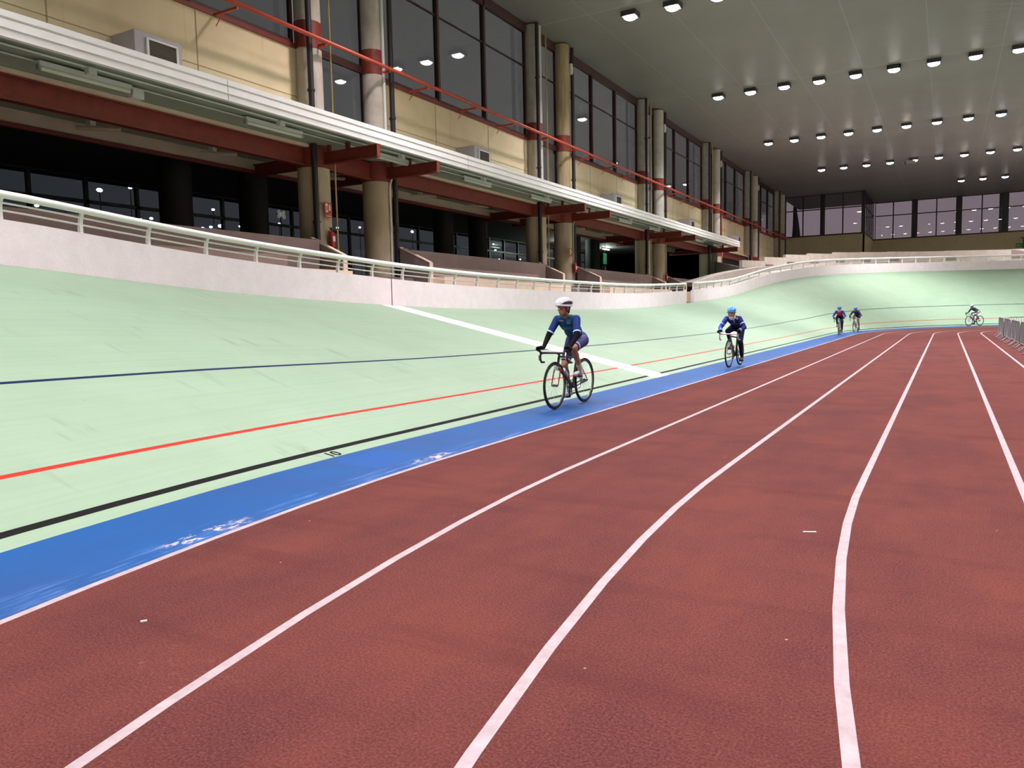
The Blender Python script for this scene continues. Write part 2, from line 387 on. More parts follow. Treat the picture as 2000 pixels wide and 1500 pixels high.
# banked cycling track: one surface, painted lines as strips of it
mb = MB(); FA, FB, FC, FD = 16.74, 17.16, 17.20, 17.62
SB = stations(S0, S0+LEN, .75, (FA, FB, FC, FD, 11.76, 11.785, -12.0, -11.975))[:-1]
tcells = [(-1.10, -.10, 'blue')] + [(-.10, .09, 'g'), (.09, .165, 'k'), (.165, .85, 'g'), (.85, .91, 'r'), (.91, 2.70, 'g'), (2.70, 2.765, 'n'), (2.765, 5.4, 'g'), (5.4, SLOPE, 'g')]
TL = [c[0] for c in tcells] + [SLOPE]
mb.uv = []
for s in SB:
    for t in TL: mb.v.append(surf(s, t)); mb.uv.append((s, t+BW))
NT = len(TL)
mi_of = {'blue': 1, 'g': 0, 'k': 2, 'r': 3, 'n': 4}
for i, s in enumerate(SB):
    j = (i+1) % len(SB); sm = s + .005
    for k in range(NT-1):
        mi = mi_of[tcells[k][2]]
        if k > 0:
            if (FA <= sm < FB or FC <= sm < FD): mi = 5
            elif FB <= sm < FC: mi = 6
            elif (11.76 <= sm < 11.785 or -12 <= sm < -11.975) and mi == 0: mi = 7
        mb.face((i*NT+k, i*NT+k+1, j*NT+k+1, j*NT+k), mi)
tr = mb.build('floor_banked_track', [GREEN, BLUE, BLACKL, REDL, NAVYL, WHITEP, PINKL, JOINT], recentre=False, smooth='auto')
struct(tr, 'pale green banked cycling track with a blue inner band and painted lines')
# distance number painted beside the black line
fc = bpy.data.curves.new('number_ten', 'FONT'); fc.body = '10'; fc.size = .20; fc.extrude = .001; fo = bpy.data.objects.new('tmp', fc); COL.objects.link(fo)
bpy.context.view_layer.update()
me = bpy.data.meshes.new_from_object(fo.evaluated_get(bpy.context.evaluated_depsgraph_get())); bpy.data.objects.remove(fo)
num = bpy.data.objects.new('trim_1', me); COL.objects.link(num); me.materials.clear(); me.materials.append(BLACKL)
a0 = surf(6.12, -.085); tx = (surf(6.3, -.085)-a0).normalized(); ty = (surf(6.12, .085)-a0).normalized(); tz = tx.cross(ty)
if tz.z < 0: tz = -tz
num.matrix_world = Matrix([[tx[i_], ty[i_], tz[i_], a0[i_]+tz[i_]*.006] for i_ in range(3)] + [[0,0,0,1]])
struct(num, 'black painted distance number 10 beside the black line')

# trackside wall with a gate gap
def wall_seg(a, b, name, label):
    mb = MB(); S = stations(a, b, .75)
    for s in S:
        P, n = path(s); q = surf(s, SLOPE-.02)
        mb.v += [q + Vector((0,0,-.6)) + n*.0, q + Vector((0,0,.74)), q + n*.22 + Vector((0,0,.74)), q + n*.22 + Vector((0,0,-1.2))]
    for i in range(len(S)-1):
        for k in range(3): mb.face((4*i+k, 4*(i+1)+k, 4*(i+1)+k+1, 4*i+k+1))
    mb.face((0,1,2,3)); e = 4*(len(S)-1); mb.face((e+3, e+2, e+1, e))
    return struct(mb.build(name, PLASTER, recentre=False, smooth='auto'), label)
wall_seg(-30, 17.2, 'wall_trackside', 'rough white plaster wall topping the bank, left of the black joint')
wall_seg(17.24, 45.15, 'wall_trackside_middle', 'rough white plaster wall topping the bank, between black joint and gate')
wall_seg(46.75, S0+LEN-5, 'wall_trackside_curve', 'rough white plaster wall sweeping up round the far curve')
mb = MB(); q = surf(17.22, SLOPE); mb.box((q.x-.1, 17.195, q.z-.02), (q.x+.012, 17.245, q.z+.75)); struct(mb.build('trim_2', PIPE), 'black upright joint in the plaster wall above the finish line')
# gate gap: threshold, side post and small leaf
mb = MB(); q = surf(45.95, SLOPE)
mb.box((q.x-1.6, 45.15, q.z-.25), (q.x+.0, 46.75, q.z+.04)); struct(mb.build('floor_gateway', CONCM), 'brown threshold in the gap of the plaster wall')
g = thing('gate', (q.x-.3, 45.4, q.z), 'narrow white open gate leaf standing in the gap of the plaster wall', 'gate')
mb = MB(); mb.box((q.x-.35, 45.95, q.z+.04), (q.x-.28, 46.02, q.z+.80)); mb.build('gate_post', RAILW, g)
mb = MB(); mb.box((q.x-.55, 45.3, q.z+.62), (q.x-.52, 45.95, q.z+.70)); mb.build('gate_bar', STEEL, g); mb = MB(); mb.box((q.x-.55, 45.3, q.z+.10), (q.x-.52, 45.95, q.z+.16)); mb.build('gate_bar', STEEL, g)

# guard rail
def guard_rail(a, b, step_fn, label):
    q = surf(a, SLOPE); _, n = path(a)
    root = thing('guard_rail', q + n*.1 + Vector((0,0,.74)), label, 'railing', 'white railings along the top of the track wall')
    S = stations(a, b, .6)
    def off(s, o, z):
        P, n = path(s); return surf(s, SLOPE) + n*(.10-o) + Vector((0,0,.74+z))
    mb = MB(); mb.tube([off(s, .10, .40) for s in S], .066, 12); mb.build('top_rail', RAILW, root, smooth=True)
    for o, z in ((.02, .15), (.055, .27)):
        mb = MB(); mb.tube([off(s, o, z) for s in S], .018, 6); mb.build('lower_rail', RAILW, root, smooth=True)
    s = a + .02
    while s <= b+.01:
        mb = MB(); P, n = path(s); T = (surf(s+.1, SLOPE)-surf(s-.1, SLOPE)); T.z = 0; T.normalize()
        prof = [(0, -.02), (0, .10), (.012, .20), (.045, .30), (.10, .38)]
        wd = [.040, .036, .030, .028, .030]; base = len(mb.v)
        for (o, z), ww in zip(prof, wd):
            c = off(s, o, z)
            for sx, sy in ((-1,-1),(1,-1),(1,1),(-1,1)): mb.v.append(c + T*.030*sx + n*ww*sy)
        for i in range(4):
            for k in range(4): mb.face((base+4*i+k, base+4*i+(k+1) % 4, base+4*i+4+(k+1) % 4, base+4*i+4+k))
        mb.face((base+3, base+2, base+1, base)); mb.build('post', RAILW, root)
        s += step_fn(s)
    return root
stp = lambda s: 1.36 if s <= 49 else 1.36*26.4/33.6
guard_rail(.18, 45.12, stp, 'long white tubular railing on the plaster wall, nearer side of the gate gap')
guard_rail(46.85, 95.0, stp, 'long white tubular railing rising round the far curve past the gate gap')

# ------------------------------------------------------------------ hall shell
ZC = 15.7; XW = -18.25; YF1, YF2, XS = 103.7, 116.8, -8.93; XR, YB = 62., -30.
mb = MB(); mb.box((XW-.4, YB, ZC), (XR, YF2+.4, ZC+.3)); struct(mb.build('ceiling', CEIL, recentre=False), 'grey metal panel ceiling of the sports hall')
PER = 15.6; AY = [19.1 + PER*k for k in range(-3, 6)]; BY = [22.3 + PER*k for k in range(-3, 6)]
# left facade wall panels between pillar pairs (B_k .. A_k+1)
bays = [(BY[i]+.6, AY[i+1]-.6, i-3) for i in range(len(AY)-1)]
mb = MB()
for a, b, k in bays:
    mb.box((XW-.2, a-.7, 6.95), (XW, b+.7, 10.12))
    L = b-a+1.2
    for f in (1/3., 2/3.): y = a-.6+L*f; mb.box((XW-.002, y-.02, 7), (XW+.006, y+.02, 10.1), 1)
    mb.box((XW-.002, a-.6, 8.62), (XW+.006, b+.6, 8.645), 1)
    mb.box((XW-.3, a-.7, 10.12), (XW+.06, b+.7, 10.26), 2)
mb.box((XW-.2, YB, 15.45), (XW+.05, YF1, ZC), 3)
JD = mat('panel_joint', (.40, .30, .17), .8)
struct(mb.build('wall_left', [WALLY, JD, STEEL, FRAME], recentre=False), 'cream yellow precast wall band above the canopy')
def window(i, y0, y1, z0, z1, muls, transoms, label, mat_g=None, X=XW):
    fr = MB(); t = .09
    fr.box((X-.08, y0, z0), (X+.06, y0+t, z1)); fr.box((X-.08, y1-t, z0), (X+.06, y1, z1)); fr.box((X-.08, y0, z0), (X+.06, y1, z0+.08)); fr.box((X-.08, y0, z1-.22), (X+.10, y1, z1))
    for y in muls: fr.box((X-.10, y-.07, z0), (X+.10, y+.07, z1))
    for z, h in transoms: fr.box((X-.06, y0, z-h/2), (X+.03, y1, z+h/2))
    w = fr.build('window_%d' % i, FRAME); struct(w, label)
    ys = [y0] + list(muls) + [y1]
    for a, b in zip(ys, ys[1:]):
        g = MB(); g.box((X-.02, a+.05, z0+.05), (X-.005, b-.05, z1-.15)); g.build('pane', mat_g or GLASSL, w)
wi = 1
for a, b, k in bays:
    L = b-a; window(wi, a-.1, b+.1, 10.26, 15.45, [a-.1+L*.345, a+L*.66], [(13.65, .05)], 'tall three-pane window over the yellow wall, bay %s from the camera' % ORD[k+2] if k >= -2 else 'window behind the camera'); wi += 1
for i in range(len(AY)):
    window(wi, AY[i]+.3, BY[i]-.3, 7.2, 15.45, [], [(10.3, .26), (13.65, .05)], 'narrow tall window between the %s pair of pillars' % ORD[i]); wi += 1

# pillars
names = ['seventh-nearest']
def pair_word(i):
    k = i-3
    return {-3: 'pair far behind the camera', -2: 'pair behind the camera', -1: 'pair just outside the frame', 0: 'nearest visible pair', 1: 'second visible pair', 2: 'third visible pair', 3: 'fourth visible pair', 4: 'fifth visible pair', 5: 'sixth pair, by the far corner'}[k]
for i in range(2, len(AY)):
    for which, Y in (('left', AY[i]), ('right', BY[i])):
        top = ZC if i < 8 else ZC
        root = thing('concrete_pillar', (-18.05, Y, 2.2), 'round concrete pillar, the %s one of the %s' % (which, pair_word(i)), 'pillar', 'paired concrete pillars along the left side of the hall')
        c = (-18.05, Y, 0)
        mb = MB(); mb.lathe(c, [(.52, 2.2), (.52, 6.38)], 28); mb.build('lower_shaft', CONC, root, smooth='auto')
        mb = MB(); mb.lathe(c, [(.535, 6.38), (.535, 7.12), (.43, 7.2)], 28)
        for a in range(6):
            for z in (6.6, 6.9): mb.ell((c[0]+.54*math.cos(a*1.05-.6), Y+.54*math.sin(a*1.05-.6), z), (.02,.02,.02), None, 6, 4)
        mb.build('lower_collar', STEEL, root, smooth='auto')
        mb = MB(); mb.lathe(c, [(.42, 7.2), (.42, 10.12)], 28); mb.lathe(c, [(.42, 10.95), (.42, 15.62)], 28)
        mb.build('upper_shaft', CONCP if i != 4 or which != 'right' else mat('stained_concrete', (.46, .37, .22), .85, noise=1, nscale=3, col2=(.28, .18, .08), nstretch=(3, 3, .25)), root, smooth='auto')
        mb = MB(); mb.lathe(c, [(.435, 10.12), (.435, 10.95)], 28)
        for a in range(5):
            for z in (10.3, 10.55, 10.8): mb.ell((c[0]+.44*math.cos(a*1.05-.6), Y+.44*math.sin(a*1.05-.6), z), (.018,.018,.018), None, 6, 4)
        mb.build('upper_collar', STEEL, root, smooth='auto')
        # downpipe
        py = Y-.44 if which == 'left' else Y+.56
        px = -17.58 if which == 'left' else -17.66
        pl = thing('drain_pipe', (px, py, 2.3), 'black upright drain pipe on the %s pillar of the %s' % (which, pair_word(i)), 'pipe', 'black drain pipes on the pillars')
        mb = MB(); mb.tube([(px, py, 2.3), (px, py, 15.6)], .095, 12); mb.build('pipe', PIPE, pl, smooth='auto')
        for z in (4.6, 8.7, 13.0):
            mb = MB(); mb.lathe((px, py, 0), [(.12, z), (.12, z+.07)], 12); mb.box((px-.15, py-.02, z), (px, py+.02, z+.06)); mb.build('clamp', PIPE, pl)
    Yc = AY[i]+.55
    cd = MB(); cd.tube([(-17.62, Yc, 3.6), (-17.62, Yc, 15.6)], .028, 8)
    cd.tube([(-17.55, Yc-.07, 7.2), (-17.55, Yc-.07, 15.6)], .018, 6)
    tag(cd.build('conduit', BRASS, smooth='auto'), 'thin brass coloured conduit on the left pillar of the %s' % pair_word(i), 'conduit', 'thin conduits on the pillars')
    Yc = BY[i]+.02
    cd = MB()
    if i == 3: cd.tube([(-17.58, Yc, 7.2), (-17.58, Yc, 15.6)], .055, 8)
    cd.tube([(-17.49, Yc, 2.4), (-17.49, Yc, 6.2), (-17.46, Yc+.08, 6.45), (-17.40, Yc+.22, 6.8), (-17.40, Yc+.24, 6.98)], .036, 8)
    tag(cd.build('conduit', WHITE if i == 3 else GALV, smooth='auto'), '%s conduit on the right pillar of the %s' % ('white and grey' if i == 3 else 'grey bent', pair_word(i)), 'conduit', 'thin conduits on the pillars')

# beams between pillars and back
def ibeam(mb, a, b, z0, z1, wd, th=.035, axis='Y'):
    if axis == 'Y':
        X = a[0]; mb.box((X-wd/2, a[1], z0), (X+wd/2, b[1], z0+th)); mb.box((X-wd/2, a[1], z1-th), (X+wd/2, b[1], z1)); mb.box((X-.02, a[1], z0), (X+.02, b[1], z1))
    else:
        Y = a[1]; mb.box((a[0], Y-wd/2, z0), (b[0], Y+wd/2, z0+th)); mb.box((a[0], Y-wd/2, z1-th), (b[0], Y+wd/2, z1)); mb.box((a[0], Y-.02, z0), (b[0], Y+.02, z1))
for i in range(2, len(AY)):
    root = thing('steel_beam', (-18.05, AY[i]+1.6, 6.4), 'dark red steel beam spanning the gap of the %s' % pair_word(i), 'beam', 'red steel beams under the wall')
    mb = MB(); ibeam(mb, (-17.95, AY[i]+.52, 0), (-17.95, BY[i]-.52, 0), 6.42, 7.0, .24); mb.build('beam', STEEL, root)
    if i < len(AY)-1:
        root = thing('steel_beam', (-18.05, BY[i]+6, 6.4), 'long dark red steel beam with cream ledge, running away from the %s' % pair_word(i), 'beam', 'red steel beams under the wall')
        mb = MB(); ibeam(mb, (-17.95, BY[i]+.52, 0), (-17.95, AY[i+1]-.52, 0), 6.42, 6.97, .24); mb.build('beam', STEEL, root)
        mb = MB(); mb.box((-18.2, BY[i]+.5, 6.98), (-17.72, AY[i+1]-.5, 7.07)); mb.build('ledge', CREAM, root)

# canopy
cy0, cy1, XF = -8., 66.6, -15.32
cn = thing('canopy', (-16.8, 29, 6.85), 'long white-edged canopy with grey-green underside along the left wall', 'canopy')
mb = MB(); zs = [(6.87, 0), (7.02, .0), (7.03, .025), (7.05, .025), (7.06, 0), (7.19, 0), (7.20, -.03), (7.23, -.03), (7.24, 0), (7.36, 0)]
base = 0
for z, o in zs: mb.v += [Vector((XF+o, cy0, z)), Vector((XF+o, cy1, z))]
for k in range(len(zs)-1): mb.face((2*k, 2*k+1, 2*k+3, 2*k+2))
mb.quad((XF, cy0, 7.36), (XF, cy1, 7.36), (XF-.3, cy1, 7.40), (XF-.3, cy0, 7.40)); mb.quad((XF, cy1, 6.87), (XF, cy0, 6.87), (XF-.12, cy0, 6.87), (XF-.12, cy1, 6.87)); mb.quad((XF-.12, cy0, 6.87), (XF-.12, cy1, 6.87), (XF-.12, cy1, 7.1), (XF-.12, cy0, 7.1))
mb.box((XF-2.9, cy1-.02, 7.1), (XF, cy1+.02, 7.36))
for y in (13.4, 24.2, 35.0, 45.8, 56.6): mb.box((XF-.001, y-.01, 6.88), (XF+.004, y+.01, 7.35), 1)
mb.build('fascia', [FASC, GALV], cn)
mb = MB(); mb.box((XW, cy0, 7.08), (XF-.1, cy1, 7.32)); mb.build('deck', SOFF, cn)
for k in range(-1, 4):
    for Y in ([19.1+PER*k, 22.3+PER*k] if k < 3 else [19.1+PER*k]):
        mb = MB(); ibeam(mb, (-17.55, Y, 0), (-15.36, Y, 0), 6.48, 6.86, .16, axis='X')
        mb.box((-16.62, Y-.05, 6.86), (-16.50, Y+.05, 7.1)); mb.box((-17.4, Y-.05, 6.86), (-17.28, Y+.05, 7.1)); mb.box((-15.36, Y-.08, 6.48), (-15.34, Y+.08, 6.86))
        mb.build('bracket', STEEL, cn)
for nm, X, r in (('long_conduit', -16.2, .022), ('long_conduit', -16.72, .016)):
    mb = MB(); mb.tube([(X, cy0+.2, 7.03), (X, cy1-.3, 7.03)], r, 6); mb.build('conduit_run', WHITE, cn)
fx = None
for j, y in enumerate([-1.2, 4.2, 9.6, 15.05, 20.5, 25.8, 31.4, 36.7, 42.2, 47.4, 52.6, 57.8, 62.8]):
    label = 'white fluorescent batten under the canopy, the %s from the near end' % ORD[j]
    if fx is None:
        fx = thing('fluorescent_light', (-16.6, y, 6.8), label, 'light fitting', 'fluorescent battens under the canopy')
        mb = MB(); mb.box((-16.66, y, 6.92), (-16.54, y+2.1, 7.02)); mb.build('housing', WHITE, fx)
        mb = MB(); mb.tube([(-16.6, y+.04, 6.88), (-16.6, y+2.06, 6.88)], .055, 10); mb.build('diffuser', TUBE, fx, smooth='auto')
        mb = MB(); mb.box((-16.66, y-.02, 6.84), (-16.54, y+.03, 6.95)); mb.box((-16.66, y+2.07, 6.84), (-16.54, y+2.12, 6.95)); mb.build('end_cap', GALV, fx)
        mb = MB(); mb.box((-16.28, y+.80, 6.88), (-16.12, y+.98, 7.03)); mb.build('junction_box', WHITE, fx); note_kids(fx)
    else:
        c = copy_tree(fx); c.location.y = y; c['label'] = label
mb = MB(); mb.box((-16.82, 11.75, 6.78), (-16.62, 12.05, 7.0)); tag(mb.build('junction_box', WHITE), 'large white junction box at the end of the nearest visible batten', 'junction box')

# red safety rail along the facade
rl = thing('safety_rail', (-17.2, 10, 10.2), 'bright red pipe rail on small brackets in front of the pillars and windows', 'rail')
mb = MB(); mb.tube([(-17.28, 2, 10.27), (-17.28, 103.2, 10.27)], .062, 10); mb.build('pipe', STEELB, rl, smooth=True)
for k in range(-1, 6):
    for y in (AY[3]+PER*k+0, BY[3]+PER*k+0): mb = MB(); mb.box((-17.66, y-.03, 10.15), (-17.28, y+.03, 10.23)); mb.build('bracket', STEELB, rl)
    if k < 5:
        for y in (24.6, 28.0, 31.2): mb = MB(); mb.box((-18.2, y+PER*k-.03, 10.13), (-17.28, y+PER*k+.03, 10.2)); mb.tube([(-18.18, y+PER*k, 9.85), (-17.9, y+PER*k, 10.13)], .015, 6); mb.build('bracket', STEELB, rl)

# air conditioners on the wall
ac = None
for j in range(5):
    y = 12.42 + 15.5*j; lab = ['nearest, left edge of the wall', 'second from the camera', 'third from the camera', 'fourth from the camera', 'farthest, at the canopy end'][j]
    label = 'grey boxy air conditioner above the canopy, %s' % lab
    if ac is None:
        ac = thing('air_conditioner', (-17.8, y+.65, 7.9), label, 'air conditioner', 'air conditioners on the yellow wall')
        mb = MB(); mb.box((-18.24, y, 7.85), (-17.36, y+1.33, 8.66)); mb.build('casing', ACM, ac)
        mb = MB()
        for a, b in (((y+.30, 8.0), (y+1.2, 8.05)), ((y+.30, 8.50), (y+1.2, 8.55)), ((y+.30, 8.0), (y+.36, 8.55)), ((y+1.14, 8.0), (y+1.2, 8.55))): mb.box((-17.36, a[0], a[1]), (-17.31, b[0], b[1]))
        mb.build('grille_frame', RAILW, ac)
        mb = MB(); mb.box((-17.365, y+.34, 8.03), (-17.345, y+1.16, 8.52)); 
        for q in range(12): mb.box((-17.345, y+.36, 8.05+q*.04), (-17.33, y+1.14, 8.065+q*.04))
        mb.build('grille', GRILL, ac); note_kids(ac)
    else: c = copy_tree(ac); c.location.y = y+.65; c['label'] = label

# ------------------------------------------------------------------ undercroft behind the pillars
LIGHTS = [(18.6, 6.5), (19.8, 6.9), (21.4, 7.5), (22.9, 7.8), (23.3, 6.4), (23.9, 6.5), (26.8, 6.3), (27.3, 6.4), (27.9, 6.5), (28.1, 6.8), (29.2, 6.6), (27.5, 7.3), (32.0, 7.0), (36.8, 7.2), (38.9, 7.4), (44.5, 7.6), (48.6, 6.3), (52.3, 6.7), (54.6, 6.4), (56.6, 6.3), (60.3, 6.5), (55.7, 7.5)]
BULBS = [(29.11, 7.1), (29.42, 7.08), (29.1, 6.89), (29.28, 6.99), (29.45, 6.87)]
mb = MB()
mb.box((-28, YB, 2.3), (-17.2, 66, 2.95)); mb.box((-17.2, YB, .0), (-17.0, 66, 2.6))
struct(mb.build('floor_concourse', CONCM, recentre=False), 'dark concourse floor behind the pillars')
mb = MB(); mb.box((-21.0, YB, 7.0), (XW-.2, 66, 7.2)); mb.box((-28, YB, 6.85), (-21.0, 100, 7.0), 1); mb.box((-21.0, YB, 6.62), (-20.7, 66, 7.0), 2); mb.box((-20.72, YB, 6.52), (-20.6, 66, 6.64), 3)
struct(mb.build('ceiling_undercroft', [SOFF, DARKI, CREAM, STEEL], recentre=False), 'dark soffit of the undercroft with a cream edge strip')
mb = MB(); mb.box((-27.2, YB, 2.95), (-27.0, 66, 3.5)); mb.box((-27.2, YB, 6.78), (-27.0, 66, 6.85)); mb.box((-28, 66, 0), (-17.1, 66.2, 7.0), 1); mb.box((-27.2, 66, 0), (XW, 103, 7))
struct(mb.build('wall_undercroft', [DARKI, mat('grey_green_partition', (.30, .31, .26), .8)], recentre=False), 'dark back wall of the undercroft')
fr = MB()
for i in range(31): y = 5+2.0*i; fr.box((-27.1, y-.06, 3.5), (-26.95, y+.06, 6.78))
fr.box((-27.1, 5, 5.88), (-26.95, 66, 6.0)); wq = struct(fr.build('window_99', FRAMEB), 'long dark glazed screen at the back of the undercroft')
for i in range(30):
    g = MB(); y = 5+2.0*i; g.box((-27.06, y, 3.5), (-27.04, y+2, 6.78)); g.build('pane', GLASSD, wq)
k = 0
for j in range(3):
    for y in (17.1, 20.4):
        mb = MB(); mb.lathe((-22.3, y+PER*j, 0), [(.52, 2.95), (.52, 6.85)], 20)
        tag(mb.build('dark_pillar', mat('black_pillar_paint', (.012,.011,.011), .8), smooth='auto'), 'unlit round pillar inside the undercroft, the %s one from the camera' % ORD[k], 'pillar', 'unlit pillars inside the undercroft'); k += 1  # near-black colour paints in the lack of light on these pillars
for j, (x, y, rz) in enumerate([(-19.9, 12.8, .5), (-19.9, 16.7, .5), (-19.9, 22.0, .5), (-19.7, 27.2, .5), (-19.6, 31.3, .5), (-19.8, 43.0, .5), (-19.8, 47.5, .5)]):
    t = thing('angled_light', (x, y, 6.6), 'small angled batten light under the soffit behind the beam, the %s from the camera' % ORD[j], 'light fitting', 'angled lights behind the beam')
    mb = MB(); mb.box((x-.08, y-.08, 6.78), (x+.08, y+.08, 7.0)); mb.build('mount', WHITE, t)
    mb = MB(); mb.tube([(x-.35, y-.2, 6.74), (x+.55, y+.45, 6.70)], .06, 8); mb.build('tube', CREAM, t, smooth='auto')
STREET = mat('street_light', (.85, .88, 1.0), .4, emit=45)
for j, (y, z) in enumerate(LIGHTS):
    mb = MB(); rr = .085 if j in (2, 8, 15) else .055; mb.ell((-33, y, z), (.06, rr*1.7, rr))
    sl = mb.build('street_light', STREET, smooth=True); mb = MB(); mb.tube([(-33, y, 0), (-33, y, z-rr*.8)], .02, 6); mb.build('stem', PIPE, sl)
    tag(sl, 'small bright light seen through the dark glass screen, %s from the left' % (ORD+['twenty-first', 'twenty-second'])[j], 'light', 'small lights beyond the glass screen')
t = thing('bulb_cluster', (-30, 28, 6.5), 'cluster of five dim round bulbs behind the dark glass', 'light')
for y, z in BULBS: mb = MB(); mb.ell((-30, y, z), (.09, .09, .12)); mb.build('bulb', mat('dim_bulb', (.9, .72, .6), .4, emit=.9), t, smooth=True)
mb = MB(); mb.tube([(-30.08, 29.28, 0), (-30.08, 29.28, 7.0)], .03, 6); mb.build('pole', PIPE, t); mb = MB(); mb.box((-30.1, min(b[0] for b in BULBS)-.1, BULBS[3][1]-.03), (-30.05, max(b[0] for b in BULBS)+.1, BULBS[3][1]+.03)); mb.build('mount', PIPE, t)
for i in range(3, 7):
    for Y in (AY[i], BY[i]): mb = MB(); ibeam(mb, (-21.2, Y, 0), (-18.5, Y, 0), 6.45, 6.84, .2, axis='X'); tag(mb.build('cross_beam', STEEL), 'dark red cross beam running back from the %s pillar of the %s' % ('left' if Y == AY[i] else 'right', pair_word(i)), 'beam', 'cross beams behind the pillars')
for j, (x, y) in enumerate(((-24.2, 50.0), (-24.2, 58.0))):
    t = thing('strip_light', (x, y, 6.75), 'dim strip light deep inside the undercroft, %s from the camera' % ORD[j], 'light fitting', 'dim strip lights in the undercroft')
    mb = MB(); mb.box((x-.08, y, 6.76), (x+.08, y+1.5, 6.85)); mb.build('housing', WHITE, t)
    mb = MB(); mb.tube([(x, y+.05, 6.72), (x, y+1.45, 6.72)], .035, 8); mb.build('tube', mat('dim_tube', (.8, .9, .8), .4, emit=1.2), t, smooth='auto')
    L = bpy.data.lights.new('strip_glow', 'POINT'); L.energy = 240; L.color = (.8, 1.0, .85); L.shadow_soft_size = .05; lo = bpy.data.objects.new('strip_glow', L); COL.objects.link(lo); lo.location = (x, y+.7, 6.5)
# lit green exit board hanging
t = thing('exit_sign', (-21, 50.7, 5.1), 'green lit exit board hanging in the dark undercroft', 'sign')
mb = MB(); mb.box((-21.0, 50.45, 5.0), (-20.94, 50.95, 5.75)); mb.build('board', GREENE, t)
mb = MB(); mb.ell((-20.93, 50.72, 5.60), (.01, .05, .05), None, 8, 6); mb.box((-20.94, 50.66, 5.35), (-20.925, 50.76, 5.55)); mb.box((-20.94, 50.58, 5.2), (-20.925, 50.66, 5.36)); mb.box((-20.94, 50.74, 5.2), (-20.925, 50.82, 5.36)); mb.box((-20.94, 50.55, 5.08), (-20.925, 50.86, 5.12)); mb.build('running_figure', WHITE, t)
mb = MB(); mb.tube([(-20.97, 50.7, 5.75), (-20.97, 50.7, 6.6)], .02, 6); mb.build('hanger', PIPE, t)

# ------------------------------------------------------------------ terrace steps, parapets, stair walls
for k in range(-1, 3):
    a = 22.8+PER*k; b = 34.0+PER*k
    if k == 2: b = 60
    w_ = {-1: 'nearest, left of the first pillars', 0: 'between first and second pillar pairs', 1: 'between second and third pillar pairs', 2: 'beyond the third pillar pair'}[k]
    r = thing('terrace_block', (-16.6, (a+b)/2, 1.9), 'mauve concrete terrace block %s' % w_, 'terrace', 'concrete terrace blocks behind the railing')
    mb = MB(); mb.box((-17.25, a+.18, 1.9), (-17.1, b-.18, 4.0)); mb.build('parapet', CONCM, r)
    mb = MB(); mb.box((-17.1, a+.2, 1.9), (-16.45, b-2.2, 3.38)); mb.build('step', CONCM, r)
    mb = MB(); mb.box((-16.45, a+.2, 1.9), (-15.7, b-.3, 2.97)); mb.build('step', CREAM, r)
def stair_wall(Y, word, side):
    r = thing('stair_wall', (-16.7, Y, 1.9), word, 'stair wall', 'sloped stair walls between the terraces')
    mb = MB(); y0, y1 = (Y-.16, Y) if side < 0 else (Y, Y+.16)
    xs = [(-17.5, 4.08), (-17.3, 4.06), (-16.2, 3.47)]
    for (xa, za), (xb, zb) in zip(xs, xs[1:]): mb.hexa([(xa,y0,1.9),(xb,y0,1.9),(xb,y1,1.9),(xa,y1,1.9),(xa,y0,za),(xb,y0,zb),(xb,y1,zb),(xa,y1,za)])
    mb.build('slab', CONCM, r)
    mb = MB(); mb.hexa([(-17.5,y0-.01,4.08),(-16.2,y0-.01,3.47),(-16.2,y1+.01,3.47),(-17.5,y1+.01,4.08),(-17.5,y0-.01,4.12),(-16.17,y0-.01,3.50),(-16.17,y1+.01,3.50),(-17.5,y1+.01,4.12)])
    mb.box((-16.2, y0-.01, 2.0), (-16.16, y1+.01, 3.49)); mb.build('coping', CREAM, r)  # lit top and end face of the wall, put into a paler colour
for k in range(0, 4):
    if k < 3: stair_wall(18.4+PER*k, 'sloped stair wall in front of the %s, left side of its opening' % pair_word(k+3), -1)
    stair_wall(22.8+PER*k, 'sloped stair wall in front of the %s, right side of its opening' % pair_word(k+3), 1)
mb = MB(); mb.box((-17.4, 60.2, 3), (-17.25, 66, 4.0))
for k in range(3):
    for q in range(4): mb.box((-17.1+.25*q-.0, 18.5+PER*k, 1.9), (-16.85+.25*q, 22.7+PER*k, 2.95-.22*q))
struct(mb.build('floor_stairs', CONCM, recentre=False), 'concrete stairs between the stair walls')
mb = MB(); mb.box((-17.3, YB, 1.2), (-13.9, 45.1, 2.1)); mb.box((-17.3, 45.1, 1.2), (-14.6, 52, 2.1)); struct(mb.build('floor_walkway', CONCM, recentre=False), 'concrete walkway behind the track wall')

# fire points
def extinguisher(x, y, z, label):
    r = thing('fire_extinguisher', (x, y, z), label, 'fire extinguisher', 'fire extinguishers hung on the pillars')
    mb = MB(); mb.lathe((x, y, z), [(.02, 0), (.085, .01), (.095, .05), (.095, .42), (.07, .48), (.03, .52), (.03, .55)], 16); mb.build('cylinder', EXTR, r, smooth='auto')
    mb = MB(); mb.box((x-.03, y-.03, z+.55), (x+.03, y+.03, z+.60)); mb.box((x-.02, y-.11, z+.60), (x+.02, y+.03, z+.62)); mb.build('valve', PIPE, r)
    mb = MB(); mb.tube([(x, y-.05, z+.57), (x+.02, y-.14, z+.50), (x+.03, y-.13, z+.3), (x+.04, y-.10, z+.12)], .014, 6); mb.build('hose', PIPE, r, smooth=True)
    mb = MB(); mb.box((x+.05, y-.05, z+.18), (x+.098, y+.05, z+.34)); mb.build('instruction_label', WHITE, r)
